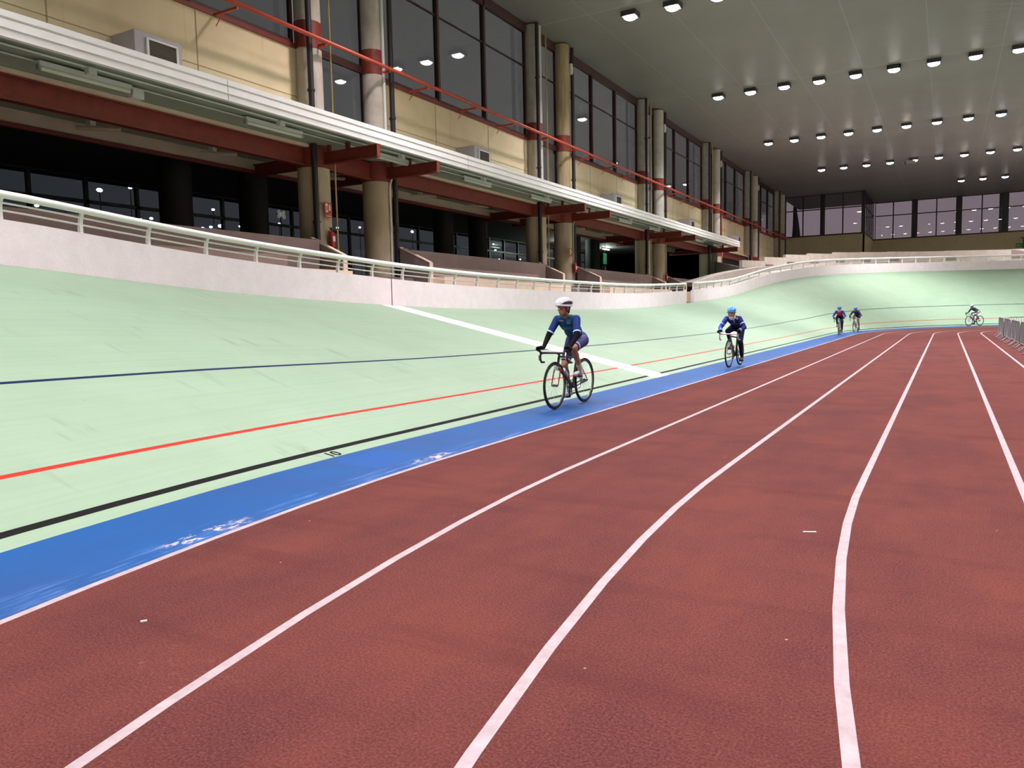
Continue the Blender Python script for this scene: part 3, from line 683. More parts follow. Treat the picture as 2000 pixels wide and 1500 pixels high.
def fire_sign(x, y, z, label):
    r = thing('fire_sign', (x, y, z), label, 'sign', 'fire point signs on the pillars')
    mb = MB(); mb.box((x, y-.17, z), (x+.015, y+.17, z+.36)); mb.build('board', EXTR, r)
    mb = MB(); X = x+.016
    mb.box((X, y-.13, z+.04), (X+.004, y-.02, z+.32)); mb.box((X+.004, y-.10, z+.10), (X+.006, y-.05, z+.24), 1); mb.box((X, y+.03, z+.10), (X+.004, y+.09, z+.26)); mb.box((X, y+.045, z+.26), (X+.004, y+.075, z+.31)); mb.build('pictogram', [RAILW, EXTR], r)
    mb = MB(); mb.box((x, y-.17, z-.12), (x+.012, y+.17, z-.03)); mb.box((x+.012, y-.13, z-.085), (x+.015, y+.13, z-.065), 1); mb.build('caption_plate', [EXTR, RAILW], r)
extinguisher(-17.40, 19.12, 3.86, 'red fire extinguisher on the left pillar of the nearest visible pair')
fire_sign(-17.45, 19.05, 4.92, 'red and white fire extinguisher sign on the nearest left pillar')
extinguisher(-17.38, 37.85, 3.75, 'red fire extinguisher on the right pillar of the second visible pair')
fire_sign(-17.45, 37.45, 4.65, 'red and white fire sign on the second right pillar')
extinguisher(-17.38, 53.3, 3.75, 'red fire extinguisher on the right pillar of the third visible pair')
extinguisher(-17.38, 66.2, 3.75, 'small red fire extinguisher on the left pillar of the fourth visible pair')
r = thing('hose_cabinet', (-17.3, 68.9, 4.1), 'tall red hose cabinet standing at the canopy end', 'cabinet')
mb = MB(); mb.box((-17.45, 68.5, 4.1), (-17.1, 69.5, 5.55)); mb.build('body', EXTR, r)
mb = MB(); mb.lathe((-17.1, 69.0, 0), [(.3, 5.0), (.3, 5.1)], 20); mb.build('reel', STEELB, r)
mb = MB(); mb.tube([(-17.5, 69.2, 5.5), (-17.5, 69.2, 10.2)], .06, 8); tag(mb.build('riser_pipe', STEELB, smooth='auto'), 'bright red riser pipe climbing the right pillar above the hose cabinet', 'pipe')
for i in range(3, 8):
    mb = MB(); mb.box((-17.68, BY[i]+.33, 14.2), (-17.6, BY[i]+.55, 14.75)); mb.box((-17.6, BY[i]+.38, 14.3), (-17.57, BY[i]+.5, 14.6))
    tag(mb.build('wall_box', WHITE), 'small white box high on the right pillar of the %s' % pair_word(i), 'junction box', 'small white boxes high on the pillars')

# ------------------------------------------------------------------ far walls
mb = MB()
mb.box((XW-.2, YF1, 3), (XS, YF1+.2, 10.62)); mb.box((XS-.2, YF1, 3), (XS, YF2, 10.62)); mb.box((XS-.2, YF2, 3), (XR, YF2+.2, 10.7))
mb.box((XW-.2, YF1-.08, 10.62), (XS+.08, YF1+.1, 10.78), 1); mb.box((XS-.1, YF1, 10.62), (XS+.08, YF2, 10.78), 1); mb.box((XS, YF2-.08, 10.7), (XR, YF2+.1, 10.86), 1)
struct(mb.build('wall_far', [WALLF, FRAME], recentre=False), 'ochre wall with dark sill under the far windows')
def far_window(i, x0, x1, Y, z0, z1, muls, label):
    fr = MB()
    fr.box((x0, Y-.06, z0), (x0+.1, Y+.06, z1)); fr.box((x1-.1, Y-.06, z0), (x1, Y+.06, z1)); fr.box((x0, Y-.06, z1-.08), (x1, Y+.06, z1))
    for m in muls: fr.box((m-.07, Y-.08, z0), (m+.07, Y+.06, z1))
    fr.box((x0, Y-.05, 13.85), (x1, Y+.05, 13.97))
    w = struct(fr.build('window_%d' % i, FRAME), label); xs = [x0]+list(muls)+[x1]
    for a, b in zip(xs, xs[1:]): g = MB(); g.box((a+.03, Y, z0), (b-.03, Y+.01, z1)); g.build('pane', GLASSF, w)
def post(x, Y, wd, word):
    mb = MB(); mb.box((x-wd/2, Y-.45, 10.7), (x+wd/2, Y+.1, ZC)); struct(mb.build('trim_%d' % (10+int(x+20)), FRAMEB), word)
far_window(101, -18.15, -13.9, YF1, 10.78, ZC, [-16.03], 'far window by the left corner, the dark tower seen through it')
far_window(102, -13.55, -9.2, YF1, 10.78, ZC, [-11.39], 'far window left of the wall step'); post(-13.72, YF1, .3, 'dark post between the two left far windows'); post(-9.05, YF1, .35, 'dark post on the outer corner of the far wall step')
xs = [-4.0+5.1*k for k in range(12)]
post(xs[0], YF2, .5, 'black post of the far glazing, first from the step')
far_window(103, -8.8, xs[0]-.25, YF2, 10.86, ZC, [-6.55], 'deep far window just right of the wall step')
for k in range(11):
    far_window(104+k, xs[k]+.25, xs[k+1]-.25, YF2, 10.86, ZC, [(xs[k]+xs[k+1])/2], 'deep far window, %s from the wall step' % ORD[k+1]); post(xs[k+1], YF2, .5, 'black post of the far glazing, %s from the step' % ORD[k+1])
fr = MB(); ys = [YF1+.1+(YF2-YF1-.2)*i/6 for i in range(7)]
for y in ys: fr.box((XS-.06, y-.07, 10.78), (XS+.06, y+.07, ZC))
fr.box((XS-.05, YF1, 13.85), (XS+.05, YF2, 13.97)); w = struct(fr.build('window_120', FRAME), 'window along the side of the far wall step')
for a, b in zip(ys, ys[1:]): g = MB(); g.box((XS-.005, a, 10.78), (XS+.005, b, ZC)); g.build('pane', GLASSL, w)
r = thing('exit_sign', (7.8, YF2-.05, 8.8), 'small green exit sign on the far ochre wall beside the door', 'sign')
mb = MB(); mb.box((7.4, YF2-.07, 8.75), (8.15, YF2-.01, 9.25)); mb.build('board', GREENS, r)
mb = MB(); mb.box((7.55, YF2-.08, 8.96), (7.95, YF2-.07, 9.04)); mb.hexa([(7.5,YF2-.08,8.99),(7.62,YF2-.08,8.9),(7.62,YF2-.07,8.9),(7.5,YF2-.07,8.99),(7.5,YF2-.08,9.01),(7.62,YF2-.08,9.1),(7.62,YF2-.07,9.1),(7.5,YF2-.07,9.01)]); mb.build('arrow', WHITE, r)
mb = MB(); mb.box((8.15, YF2-.08, 7.0), (9.6, YF2-.01, 9.85)); dd = struct(mb.build('door_1', BROWN), 'brown door in the far wall at the right edge'); mb = MB(); mb.box((7.9, YF2-.5, 9.85), (9.8, YF2, 9.95)); mb.build('door_hood', BROWN, dd)
# right and back walls of the hall
mb = MB(); mb.box((XR, YB, 0), (XR+.2, YF2, ZC)); struct(mb.build('wall_right', WALLF, recentre=False), 'right wall of the hall')
mb = MB(); mb.box((XW, YB-.2, 0), (XR, YB, ZC)); struct(mb.build('wall_back', WALLF, recentre=False), 'wall behind the camera')
# ground and tower outside
mb = MB(); mb.box((-120, -60, -.2), (-28.2, 220, 0)); mb.box((-28.2, 125, -.2), (120, 220, 0)); struct(mb.build('floor_outside', DARKI, recentre=False), 'dark ground outside the hall')
r = thing('tower', (-26, 160, 0), 'dark slim tower outside, seen through the far left window', 'tower')
mb = MB(); mb.lathe((-26.2, 160, 0), [(.75, 0), (.6, 15), (.42, 18), (.35, 21.4), (.2, 21.9)], 10); mb.build('shaft', TOWERM, r)
mb = MB(); mb.hexa([(-26,159.6,0),(-23.2,159.6,0),(-23.2,160.4,0),(-26,160.4,0),(-26,159.6,21),(-25.7,159.6,19.5),(-25.7,160.4,19.5),(-26,160.4,21)]); mb.build('buttress', mat('tower_stone_pale', (.10, .10, .11), .9), r)
mb = MB(); mb.lathe((6.9, 140, 0), [(.30, 0), (.30, 24)], 10); tag(mb.build('lamp_column', TOWERM), 'grey column outside behind the far right window', 'column')  # added column, stands in for a grey reflection in the glass

# ------------------------------------------------------------------ curved stand behind the far bank
def arc(RR, s):
    P, n = path(s); return Vector((XC, Y1, 0)) + n*RR if s > Y1 else P + n*(RR-RAD)
def s_at(RR, x, y): return Y1 + RAD*math.atan2(y-Y1, XC-x)
pts = [(-16.2, 58.5), (-14.51, 63.97), (-13.31, 66.6), (-12.01, 68.97), (-10.51, 71.32), (-8.73, 73.69), (-6.86, 75.83), (-4.72, 77.94), (-.29, 81.44), (5.03, 84.47), (7.5, 85.5)]
zt = [4.9, 5.62, 5.95, 6.22, 6.36, 6.50, 6.53, 6.57, 6.60, 6.62]
ss = [s_at(39.2, *p) for p in pts]
for i in range(1, len(ss)-1):
    a, b = ss[i], ss[i+1]; S = stations(a, b, 1.0); mb = MB(); z = zt[i]
    for s in S:
        p, q = arc(39.2, s), arc(39.5, s); mb.v += [Vector((p.x, p.y, 4)), Vector((p.x, p.y, z)), Vector((q.x, q.y, z)), Vector((q.x, q.y, 4))]
    for j in range(len(S)-1):
        for k in range(3): mb.face((4*j+k, 4*j+4+k, 4*j+5+k, 4*j+1+k))
    mb.face((0,1,2,3)); e = 4*(len(S)-1); mb.face((e+3, e+2, e+1, e))
    r = thing('stand_wall', arc(39.3, (a+b)/2)+Vector((0,0,4)), 'pale concrete stand wall segment above the far curve, %s from the left' % ORD[i-1], 'stand wall', 'stepped concrete stand wall round the far curve')
    o = mb.build('segment', CONCP, r)
    p = arc(39.15, a+.12); q = arc(39.15, a+.75)
    mb = MB(); dz = z-.62; mb.hexa([p+Vector((0,0,dz-.28)), q+Vector((0,0,dz-.28)), arc(39.3,a+.75)+Vector((0,0,dz-.28)), arc(39.3,a+.12)+Vector((0,0,dz-.28)), p+Vector((0,0,dz)), q+Vector((0,0,dz)), arc(39.3,a+.75)+Vector((0,0,dz)), arc(39.3,a+.12)+Vector((0,0,dz))])
    mb.build('vent_opening', mat('brown_recess', (.12, .08, .07), .9), r)  # solid block, the shade of a stair opening put into its colour
# lower tier ring + floor behind the wall
S = stations(53, 96, 1.2); mb = MB()
for s in S:
    b0 = surf(s, SLOPE).z; zf = b0 - .1; prof = [(34.4, zf), (36.6, zf), (36.6, zf+.55+.25*min(1, max(0, (s-56)/8))), (38.1, zf+.55+.25*min(1, max(0, (s-56)/8))), (38.1, zf+1.15), (39.3, zf+1.15)]
    rin = RAD+BW+SLOPE*math.cos(beta(s))+.2; prof[0] = (rin, zf); prof[1] = (max(rin+.1, 36.6), zf)
    for r_, z in prof: p = arc(r_, s); mb.v.append(Vector((p.x, p.y, z)))
for i in range(len(S)-1):
    for k in range(5): mb.face((6*i+k, 6*i+6+k, 6*i+7+k, 6*i+1+k))
struct(mb.build('floor_stand', CONCP, recentre=False), 'stepped concrete terrace behind the far curve wall')
mb = MB(); mb.hexa([(-17.3,66,2),(-14.4,63.9,2),(-14.3,64.1,2),(-17.2,66.2,2),(-17.3,66,5.75),(-14.4,63.9,5.0),(-14.3,64.1,5.0),(-17.2,66.2,5.75)])
tag(mb.build('stand_end_wall', CONCM), 'mauve concrete end wall of the curved stand, right of the canopy end', 'wall block')
mb = MB(); mb.box((XW, 66.5, 4.9), (-16.4, 103, 5.1)); mb.box((-16.6, 66.5, 2), (-16.4, 103, 5.1)); struct(mb.build('floor_stand_upper', CONCP, recentre=False), 'upper landing of the stand')
mb = MB(); mb.tube([(-17.2, 78.5, 5.1), (-17.2, 78.5, 7.0), (-17.2, 70, 7.3)], .03, 6); tag(mb.build('handrail', GALV), 'thin grey handrail beyond the canopy end', 'railing')
r = thing('stair_wall', (7.0, 85.2, 5.5), 'sloping mauve end of the curved stand at the right edge', 'stair wall')
p0, p1 = arc(39.2, ss[9]), arc(39.2, ss[9]+3.2)
mb = MB(); off = Vector((.0, .25, 0)); mb.hexa([p0+Vector((0,0,4)), p1+Vector((0,0,4)), p1+off+Vector((0,0,4)), p0+off+Vector((0,0,4)), p0+Vector((0,0,6.6)), p1+Vector((0,0,5.7)), p1+off+Vector((0,0,5.7)), p0+off+Vector((0,0,6.6))]); mb.build('slab', CONCM, r)

# ------------------------------------------------------------------ ceiling floodlights
rows = [3.2, 19.5, 35.8, 52.0, 68.4, 84.3, 101.1]
vis = {35.8: (0, 3), 52.0: (0, 9), 68.4: (0, 9), 84.3: (1, 10), 101.1: (7, 11)}
LX = lambda j: -13.38 + 2.067*j
lampcache = {}
def ceiling_lamp(kind, X, Y):
    zb = 15.47
    if kind not in lampcache:
        r = thing('ceiling_floodlight', (0, 0, zb), '', 'ceiling light', 'rows of floodlights in the ceiling')
        mb = MB(); t = .36
        for a, b in (((-t,-t),(t,-t+.05)), ((-t,t-.05),(t,t)), ((-t,-t),(-t+.05,t)), ((t-.05,-t),(t,t))): mb.box((a[0], a[1], zb), (b[0], b[1], ZC))
        mb.box((-t, -t, ZC-.03), (t, t, ZC)); mb.build('housing', HOOD, r)
        mb = MB(); mb.lathe((0, 0, zb-.05), [(.10, -.06), (.22, -.03), (.30, .02), (.33, .08), (.33, .16)], 20); mb.build('lens', LAMPE[kind], r, smooth='auto')
        note_kids(r); lampcache[kind] = r; return r
    return copy_tree(lampcache[kind])
ld = []
for kind, colr in enumerate([(1.0, .94, 1.04), (1.06, .90, .90), (1.05, .93, .97)]):
    L = bpy.data.lights.new('floodlight', 'SPOT'); L.energy = LAMP_POWER; L.color = colr; L.spot_size = math.radians(126); L.spot_blend = 1.0; L.shadow_soft_size = .3; ld.append(L)
L = ld[0].copy(); L.energy = LAMP_POWER*1.18; ld.append(L)
L = ld[0].copy(); L.energy = LAMP_POWER*1.15; L.color = (.93, .98, 1.08); ld.append(L)
for ri, Y in enumerate(rows):
    for j in range(36):
        v = vis.get(Y); seen = v and v[0] <= j < v[1]
        if Y > 90 and j < 7: continue
        if Y > 80 and j < 1: continue
        kind = random.choice([0, 0, 1]) if not seen else (2 if (Y == 52.0 and j == 5) else 1 if j % 2 == (1 if Y < 90 else 0) else 0)
        r = ceiling_lamp(kind, LX(j), Y); r.location = (LX(j), Y, 15.47)
        if seen: r['label'] = 'ceiling floodlight, %s from the left in the %s row counted from the far wall' % (ORD[j-v[0]], ORD[len(rows)-1-ri])
        else: r['label'] = 'ceiling floodlight outside the frame, %s in the row %s from the far wall' % (ORD[j] if j < 20 else 'number %d' % (j+1), ORD[len(rows)-1-ri])
        lo = bpy.data.objects.new('floodlight_beam', ld[3] if Y == 35.8 else ld[4] if Y > 50 and kind == 0 else ld[kind]); COL.objects.link(lo); lo.location = (LX(j), Y, 15.26); lo.rotation_euler = (0, -math.radians(22 if j < 22 else 40), 0); lo.scale = (2.5, 1.7 if j < 4 else .60 if 50 < Y < 90 else .95, 1)
# small projector next to the lamps
r = thing('ceiling_projector', (-3.6, 84.3, 15.3), 'small dark box hanging from the ceiling between two floodlights', 'projector')
mb = MB(); mb.box((-3.75, 84.0, 15.25), (-2.95, 84.6, 15.5)); mb.build('body', GALV, r); mb = MB(); mb.tube([(-3.9, 84.1, 15.2), (-3.7, 84.1, 15.4)], .12, 8); mb.tube([(-3.4, 84.3, 15.5), (-3.4, 84.3, 15.7)], .04, 6); mb.build('arm', PIPE, r)

# ------------------------------------------------------------------ crowd barriers
def barrier(loc, rz, label):
    r = thing('crowd_barrier', (0,0,0), label, 'barrier', 'grey crowd barriers in a row at the right edge')
    L, Hh, rr = 2.15, .92, .018
    mb = MB(); mb.tube([(-L/2+.0, 0, .18), (-L/2, 0, Hh-.16), (-L/2+.05, 0, Hh-.05), (-L/2+.16, 0, Hh), (L/2-.16, 0, Hh), (L/2-.05, 0, Hh-.05), (L/2, 0, Hh-.16), (L/2, 0, .18)], .021, 8, closed=True); mb.build('frame', BARR, r, smooth=True)
    mb = MB()
    for i in range(19): x = -L/2 + L*(i+1)/20; mb.tube([(x, 0, .18), (x, 0, Hh-.01)], .009, 5)
    mb.build('bars', BARR, r)
    for x in (-.75, .75):
        mb = MB(); mb.tube([(x, -.24, .012), (x, -.18, .03), (x, -.02, .17), (x, .02, .17), (x, .18, .03), (x, .24, .012)], .018, 6); mb.build('foot', BARR, r, smooth=True)
    r.location = loc; r.rotation_euler = (0, 0, rz); return r
byy = 27.6
for k in range(8):
    barrier((2.26 + (.012 if k % 2 else -.01), byy+1.07, 0), PI/2 + random.uniform(-.006, .006), 'grey crowd barrier at the right edge, the %s of the row counted from the camera' % ORD[k]); byy += 2.18
barrier((3.6, byy-.1, 0), .25, 'grey crowd barrier turned across the far end of the row, its left half showing'); barrier((5.5, byy+.3, 0), -.1, 'grey crowd barrier turned across the far end of the row, farthest right')

# small litter on the red track
for (x, y, l, a, mt, lab) in [(-.77, 5.4, .085, .4, WHITE, 'small white stick lying on the red track, right of centre'), (-3.5, 2.35, .03, 1, WHITE, 'pale crumb on the red track near the lower left')]:
    mb = MB(); mb.box((x-l/2, y-.006, .001), (x+l/2, y+.006, .008)); o = mb.build('paper_scrap', mt); o.rotation_euler = (0, 0, a); tag(o, lab, 'scrap')

# ------------------------------------------------------------------ riders and bicycles
K = 1.1
SKIN = mat('skin', (.34, .155, .085), .55); SKIN2 = mat('skin_light', (.42, .22, .14), .55)
TYRE = mat('tyre_rubber', (.010, .0095, .009), .7, spec=.2); RIM = mat('rim_alloy', (.10, .10, .10), .35, metal=.6); SPK = mat('spoke_steel', (.55, .55, .55), .3, metal=.8)
BLK = mat('black_parts', (.010, .0095, .010), .5, spec=.3); CHR = mat('chrome_parts', (.45, .45, .45), .25, metal=.9)
def shape_obj(mb, name, m, parent, voxel, smooth_it=6):
    """fuse the overlapping solids of mb into ONE continuous skin"""
    me = bpy.data.meshes.new(name); me.from_pydata([v for v in mb.v], [], mb.f); o = bpy.data.objects.new(name+'_tmp', me); COL.objects.link(o)
    md = o.modifiers.new('r', 'REMESH'); md.mode = 'VOXEL'; md.voxel_size = voxel
    ms = o.modifiers.new('s', 'SMOOTH'); ms.iterations = smooth_it; ms.factor = .5
    bpy.context.view_layer.update(); dg = bpy.context.evaluated_depsgraph_get()
    m2 = bpy.data.meshes.new_from_object(o.evaluated_get(dg)); bpy.data.objects.remove(o); m2.name = name
    m2.materials.clear(); m2.materials.append(m); m2.polygons.foreach_set('use_smooth', [True]*len(m2.polygons))
    ob = bpy.data.objects.new(name, m2); COL.objects.link(ob); ob.parent = parent; return ob
def part(mb, name, m, parent, smooth='auto'):
    o = mb.build(name, m, smooth=smooth, recentre=False); o.parent = parent; return o
def V(*a): return Vector(a)
def ik(a, b, l1, l2, hint):
    d = b-a; L = min(d.length, (l1+l2)*.999); u = d.normalized(); x = (l1*l1-l2*l2+L*L)/(2*L); h = math.sqrt(max(0, l1*l1-x*x))
    hp = hint - u*hint.dot(u); hp.normalize(); return a + u*x + hp*h

def bicycle(label, loc, rz, frame_m, fork_m, tape_m, crank):
    r = thing('bicycle', (0,0,0), label, 'bicycle', 'road bicycles ridden on the track')
    RW = .34; RA = V(-.41,0,RW); BB = V(0,0,.275); FA_ = V(.575,0,RW); ST = V(-.15,0,.72); HT = V(.425,0,.745); HB = V(.475,0,.60)
    for nm, c in (('rear_wheel', RA), ('front_wheel', FA_)):
        mb = MB(); mb.tube([c+V(math.cos(a)*.300, 0, math.sin(a)*.300) for a in [2*PI*k/40 for k in range(40)]], .014, 6, closed=True); mb.tube([c+V(0,-.045,0), c+V(0,.045,0)], .017, 8)
        wo = part(mb, nm, RIM, r)
        mb = MB(); mb.tube([c+V(math.cos(a)*.326, 0, math.sin(a)*.326) for a in [2*PI*k/40 for k in range(40)]], .0145, 8, closed=True); part(mb, 'tyre', TYRE, wo)
        mb = MB()
        for k in range(20): a = 2*PI*k/20; mb.tube([c+V(0, .02*(-1)**k, 0)+V(math.cos(a+.3)*.015, 0, math.sin(a+.3)*.015), c+V(math.cos(a)*.30, 0, math.sin(a)*.30)], .0013, 3)
        part(mb, 'spokes', SPK, wo)
    mb = MB(); mb.tube([BB, ST], .016, 8); mb.tube([BB, HB], .019, 8); mb.tube([ST+V(0,0,-.02), HT], .016, 8); mb.tube([HB, HT], .020, 8)
    for s in (-1, 1): mb.tube([BB+V(0,.03*s,0), RA+V(0,.055*s,0)], .009, 6); mb.tube([ST+V(0,.015*s,-.03), RA+V(0,.055*s,0)], .007, 6)
    mb.tube([BB+V(0,-.045,0), BB+V(0,.045,0)], .022, 8); part(mb, 'frame', frame_m, r)
    mb = MB(); mb.tube([HB+V(0,-.045,-.02), HB+V(0,0,-.005), HB+V(0,.045,-.02)], .013, 6)
    for s in (-1, 1): mb.tube([HB+V(0,.045*s,-.02), (HB+FA_)/2+V(-.01,.052*s,.02), FA_+V(0,.052*s,0)], [.013,.011,.008], 6)
    part(mb, 'fork', fork_m, r)
    mb = MB(); mb.tube([ST, ST+V(-.035,0,.15)], .013, 8); part(mb, 'seat_post', BLK, r)
    mb = MB(); mb.ell(ST+V(-.10,0,.175), (.09,.065,.025)); mb.tube([ST+V(-.10,0,.175), ST+V(.10,0,.175)], [.045,.014], 10); mb.ell(ST+V(.10,0,.175), (.02,.016,.014)); part(mb, 'saddle', BLK, r)
    # drop bar with hoods and levers
    BC = V(.50,0,.80)
    hb = MB(); hb.tube([HT, HT+V(-.004,0,.03), BC], .016, 8)
    for s in (-1, 1):
        hb.tube([BC, BC+V(0,.12*s,0), BC+V(.0,.185*s,0), BC+V(.03,.205*s,0), BC+V(.075,.21*s,-.005), BC+V(.10,.212*s,-.04), BC+V(.095,.215*s,-.09), BC+V(.055,.22*s,-.13), BC+V(-.03,.222*s,-.135)], .0155, 8)
    h = part(hb, 'handlebar', tape_m, r)
    for s in (-1, 1):
        mb = MB(); mb.tube([BC+V(.06,.21*s,.005), BC+V(.11,.211*s,.018), BC+V(.125,.211*s,.055)], [.018,.018,.013], 8); part(mb, 'brake_hood', BLK, h)
        mb = MB(); mb.tube([BC+V(.125,.211*s,.01), BC+V(.15,.212*s,-.03), BC+V(.135,.213*s,-.10)], [.009,.008,.005], 6); part(mb, 'brake_lever', CHR, h)
    # drivetrain
    mb = MB(); N = 24
    mb.tube([BB+V(math.cos(2*PI*k/N)*.09, -.05, math.sin(2*PI*k/N)*.09) for k in range(N)], .006, 5, closed=True)
    for k in range(5): a = 2*PI*k/5; mb.tube([BB+V(0,-.05,0), BB+V(math.cos(a)*.085,-.05,math.sin(a)*.085)], .008, 5)
    cr = part(mb, 'crankset', BLK, r)
    for s, a in ((-1, crank), (1, crank+PI)):
        e = BB+V(math.cos(a)*.165, .075*s, math.sin(a)*.165)
        mb = MB(); mb.tube([BB+V(0,.06*s,0), e], [.014,.010], 6); part(mb, 'crank_arm', BLK, cr)
        mb = MB(); mb.box(e+V(-.045,.0*s,-.012), e+V(.045,.09*s,.012)); part(mb, 'pedal', BLK, cr)
    mb = MB(); mb.tube([RA+V(math.cos(2*PI*k/16)*.045, -.05, math.sin(2*PI*k/16)*.045) for k in range(16)], .012, 5, closed=True); mb.tube([RA+V(0,-.06,0), RA+V(0,.0,0)], .03, 8)
    mb.tube([RA+V(.0,-.06,-.04), RA+V(.05,-.062,-.11)], .014, 6); part(mb, 'cassette', CHR, r)
    mb = MB(); mb.tube([RA+V(0,-.05,.045), BB+V(0,-.05,.09)], .005, 4); mb.tube([RA+V(.05,-.05,-.11), BB+V(0,-.05,-.09)], .005, 4); part(mb, 'chain', BLK, r)
    for nm, c in (('brake', HB+V(.03,0,.0)), ('brake', ST+V(-.06,0,-.06))): mb = MB(); mb.box(c+V(-.02,-.03,-.05), c+V(.015,.03,.01)); part(mb, nm, CHR, r)
    mb = MB(); mb.tube([BB*.55+HB*.45+V(-.02,0,.035), BB*.3+HB*.7+V(-.03,0,.045)], .034, 10); part(mb, 'water_bottle', mat('bottle_plastic', (.5,.5,.52), .4), r)
    r.scale = (K, K, K); r.location = loc; r.rotation_euler = (0, 0, rz); return r

def rider(label, loc, rz, crank, sh, hd, yaw, cfg, vox=.011):
    """local frame: x forward, y to the rider's left, z up; metres"""
    r = thing('person', (0,0,0), label, 'person', 'young cyclists riding on the track')
    BB = V(0,0,.275); HP = V(-.20,0,.965); SH = V(*sh); HC = V(*hd); sw = cfg.get('sw', .155)
    def at(P, x): return P + x
    skin = cfg['skin']
    # limbs
    limbs = {}
    for s in (-1, 1):
        a = crank if s < 0 else crank+PI
        ped = BB+V(math.cos(a)*.165, .12*s, math.sin(a)*.165)
        ankle = ped+V(-.075, -.01*s, .105); hip = HP+V(.02,.085*s,-.01)
        knee = ik(hip, ankle, .415, .405, V(1, .10*s, .4))
        hand = V(.575,.212*s,.862); shl = SH+V(0,sw*s,-.01)
        wrist = hand+V(-.075,-.002*s,.018); elbow = ik(shl, wrist, cfg.get('arm', .285), cfg.get('arm', .285)-.03, V(-.25, .75*s, -.75))
        limbs[s] = (ped, ankle, hip, knee, hand, shl, wrist, elbow)
    spine = SH-HP; mid = HP + spine*.45; chest = HP + spine*.78
    ang = math.atan2(spine.z, spine.x); rot = Matrix.Rotation(-(ang-PI/2), 3, 'Y')
    def torso(mb, g=0):
        mb.ell(HP+V(0,0,.01), (.125+g, .150+g, .115+g), rot, 16, 10); mb.ell(mid, (.100+g, .128+g, .155+g), rot, 16, 10); mb.ell(chest, (.105+g, .150+g, .145+g), rot, 16, 10)
        mb.cap(SH+V(-.01,-sw+.03,-.015), .058+g, SH+V(-.01,sw-.03,-.015), .058+g)
    def uparm(mb, s, g=0, f=1.0):
        ped, ankle, hip, knee, hand, shl, wrist, elbow = limbs[s]; e = shl.lerp(elbow, f); mb.cap(shl, .052+g, e, .052+g+(.038-.052)*f)
    def forearm(mb, s, g=0, f0=0, f1=1.0):
        ped, ankle, hip, knee, hand, shl, wrist, elbow = limbs[s]; mb.cap(elbow.lerp(wrist, f0), .038+g-.014*f0, elbow.lerp(wrist, f1), .038+g-.014*f1)
    def thigh(mb, s, g=0, f=1.0):
        hip, knee = limbs[s][2], limbs[s][3]; mb.cap(hip, .088+g, hip.lerp(knee, f), .088+g+(.053-.088)*f)
    def shin(mb, s, g=0, f0=0, f1=1.0):
        knee, ankle = limbs[s][3], limbs[s][1]
        rr = lambda f: .052+g-.02*f
        mb.cap(knee.lerp(ankle, f0), rr(f0), knee.lerp(ankle, f1), rr(f1))
        if f0 < .3 < f1: cf = knee.lerp(ankle, .30)+V(-.016,0,0); mb.ell(cf, (.047+g,.045+g,.10+g), Matrix.Rotation(math.atan2((ankle-knee).x, (ankle-knee).z)+PI, 3, 'Y'))
    def foot(mb, s, g=0):
        ped, ankle = limbs[s][0], limbs[s][1]; heel = ankle+V(-.035,0,-.065); ball = ped+V(.03,-.01*s,.040)
        mb.cap(heel, .030+g, ball, .033+g); mb.cap(ball, .033+g, ball+V(.075,0,-.004), .023+g); mb.cap(ankle, .033+g, heel+V(.02,0,0), .032+g)
    def hand_mesh(mb, s, g=0, fingers=True):
        hand, wrist = limbs[s][4], limbs[s][6]
        palm = hand+V(-.015, 0, .018)
        mb.cap(wrist, .024+g, palm, .026+g, 10); mb.ell(palm+V(.012,0,.004), (.045+g,.038+g,.022+g))
        lens = (.052, .060, .056, .044)
        for q in range(4):   # four fingers curl over the outside of the hood, then under it
            b0 = palm + V(.048-.0235*q, .030*s, .010); L = lens[q]
            b1 = b0 + V(.004, .020*s, -.010)*(L/.055); b2 = b1 + V(.002, .004*s, -.030)*(L/.055); b3 = b2 + V(0, -.020*s, -.014)*(L/.055)
            mb.cap(b0, .0095+g, b1, .0090+g, 8); mb.cap(b1, .0090+g, b2, .0084+g, 8); mb.cap(b2, .0084+g, b3, .0074+g, 8)
        t0 = palm + V(-.010,-.026*s,.004); t1 = t0 + V(.026,-.012*s,-.006); t2 = t1 + V(.022,.006*s,-.016)     # thumb on the inner side
        mb.cap(t0, .012+g, t1, .0105+g, 8); mb.cap(t1, .0105+g, t2, .009+g, 8)
    ry = Matrix.Rotation(yaw, 3, 'Z')
    def hp(x, y, z): return HC + ry @ V(x, y, z)
    def head(mb):
        mb.ell(hp(-.008,0,.02), (.094,.074,.098), ry, 18, 12); mb.ell(hp(.018,0,-.045), (.070,.058,.070), ry, 16, 10); mb.ell(hp(.050,0,-.088), (.030,.030,.022), ry)
        mb.cap(hp(.085,0,.018), .010, hp(.102,0,-.018), .015, 8); mb.ell(hp(.092,.012,-.022), (.012,.009,.009), ry, 8, 6); mb.ell(hp(.092,-.012,-.022), (.012,.009,.009), ry, 8, 6)
        mb.ell(hp(.078,0,-.050), (.016,.024,.008), ry, 10, 6); mb.ell(hp(.076,0,-.062), (.015,.020,.008), ry, 10, 6)
        for s in (-1, 1):
            mb.ell(hp(-.005,.076*s,-.005), (.020,.010,.030), ry, 10, 7); mb.ell(hp(.074,.030*s,.028), (.014,.022,.007), ry, 8, 6); mb.ell(hp(.055,.042*s,-.022), (.024,.020,.024), ry, 8, 6)
        mb.cap(SH+V(-.01,0,.0), .054, hp(-.02,0,-.06), .048, 14)
    body = MB(); torso(body); head(body)
    for s in (-1, 1): uparm(body, s); forearm(body, s); thigh(body, s); shin(body, s); foot(body, s); hand_mesh(body, s)
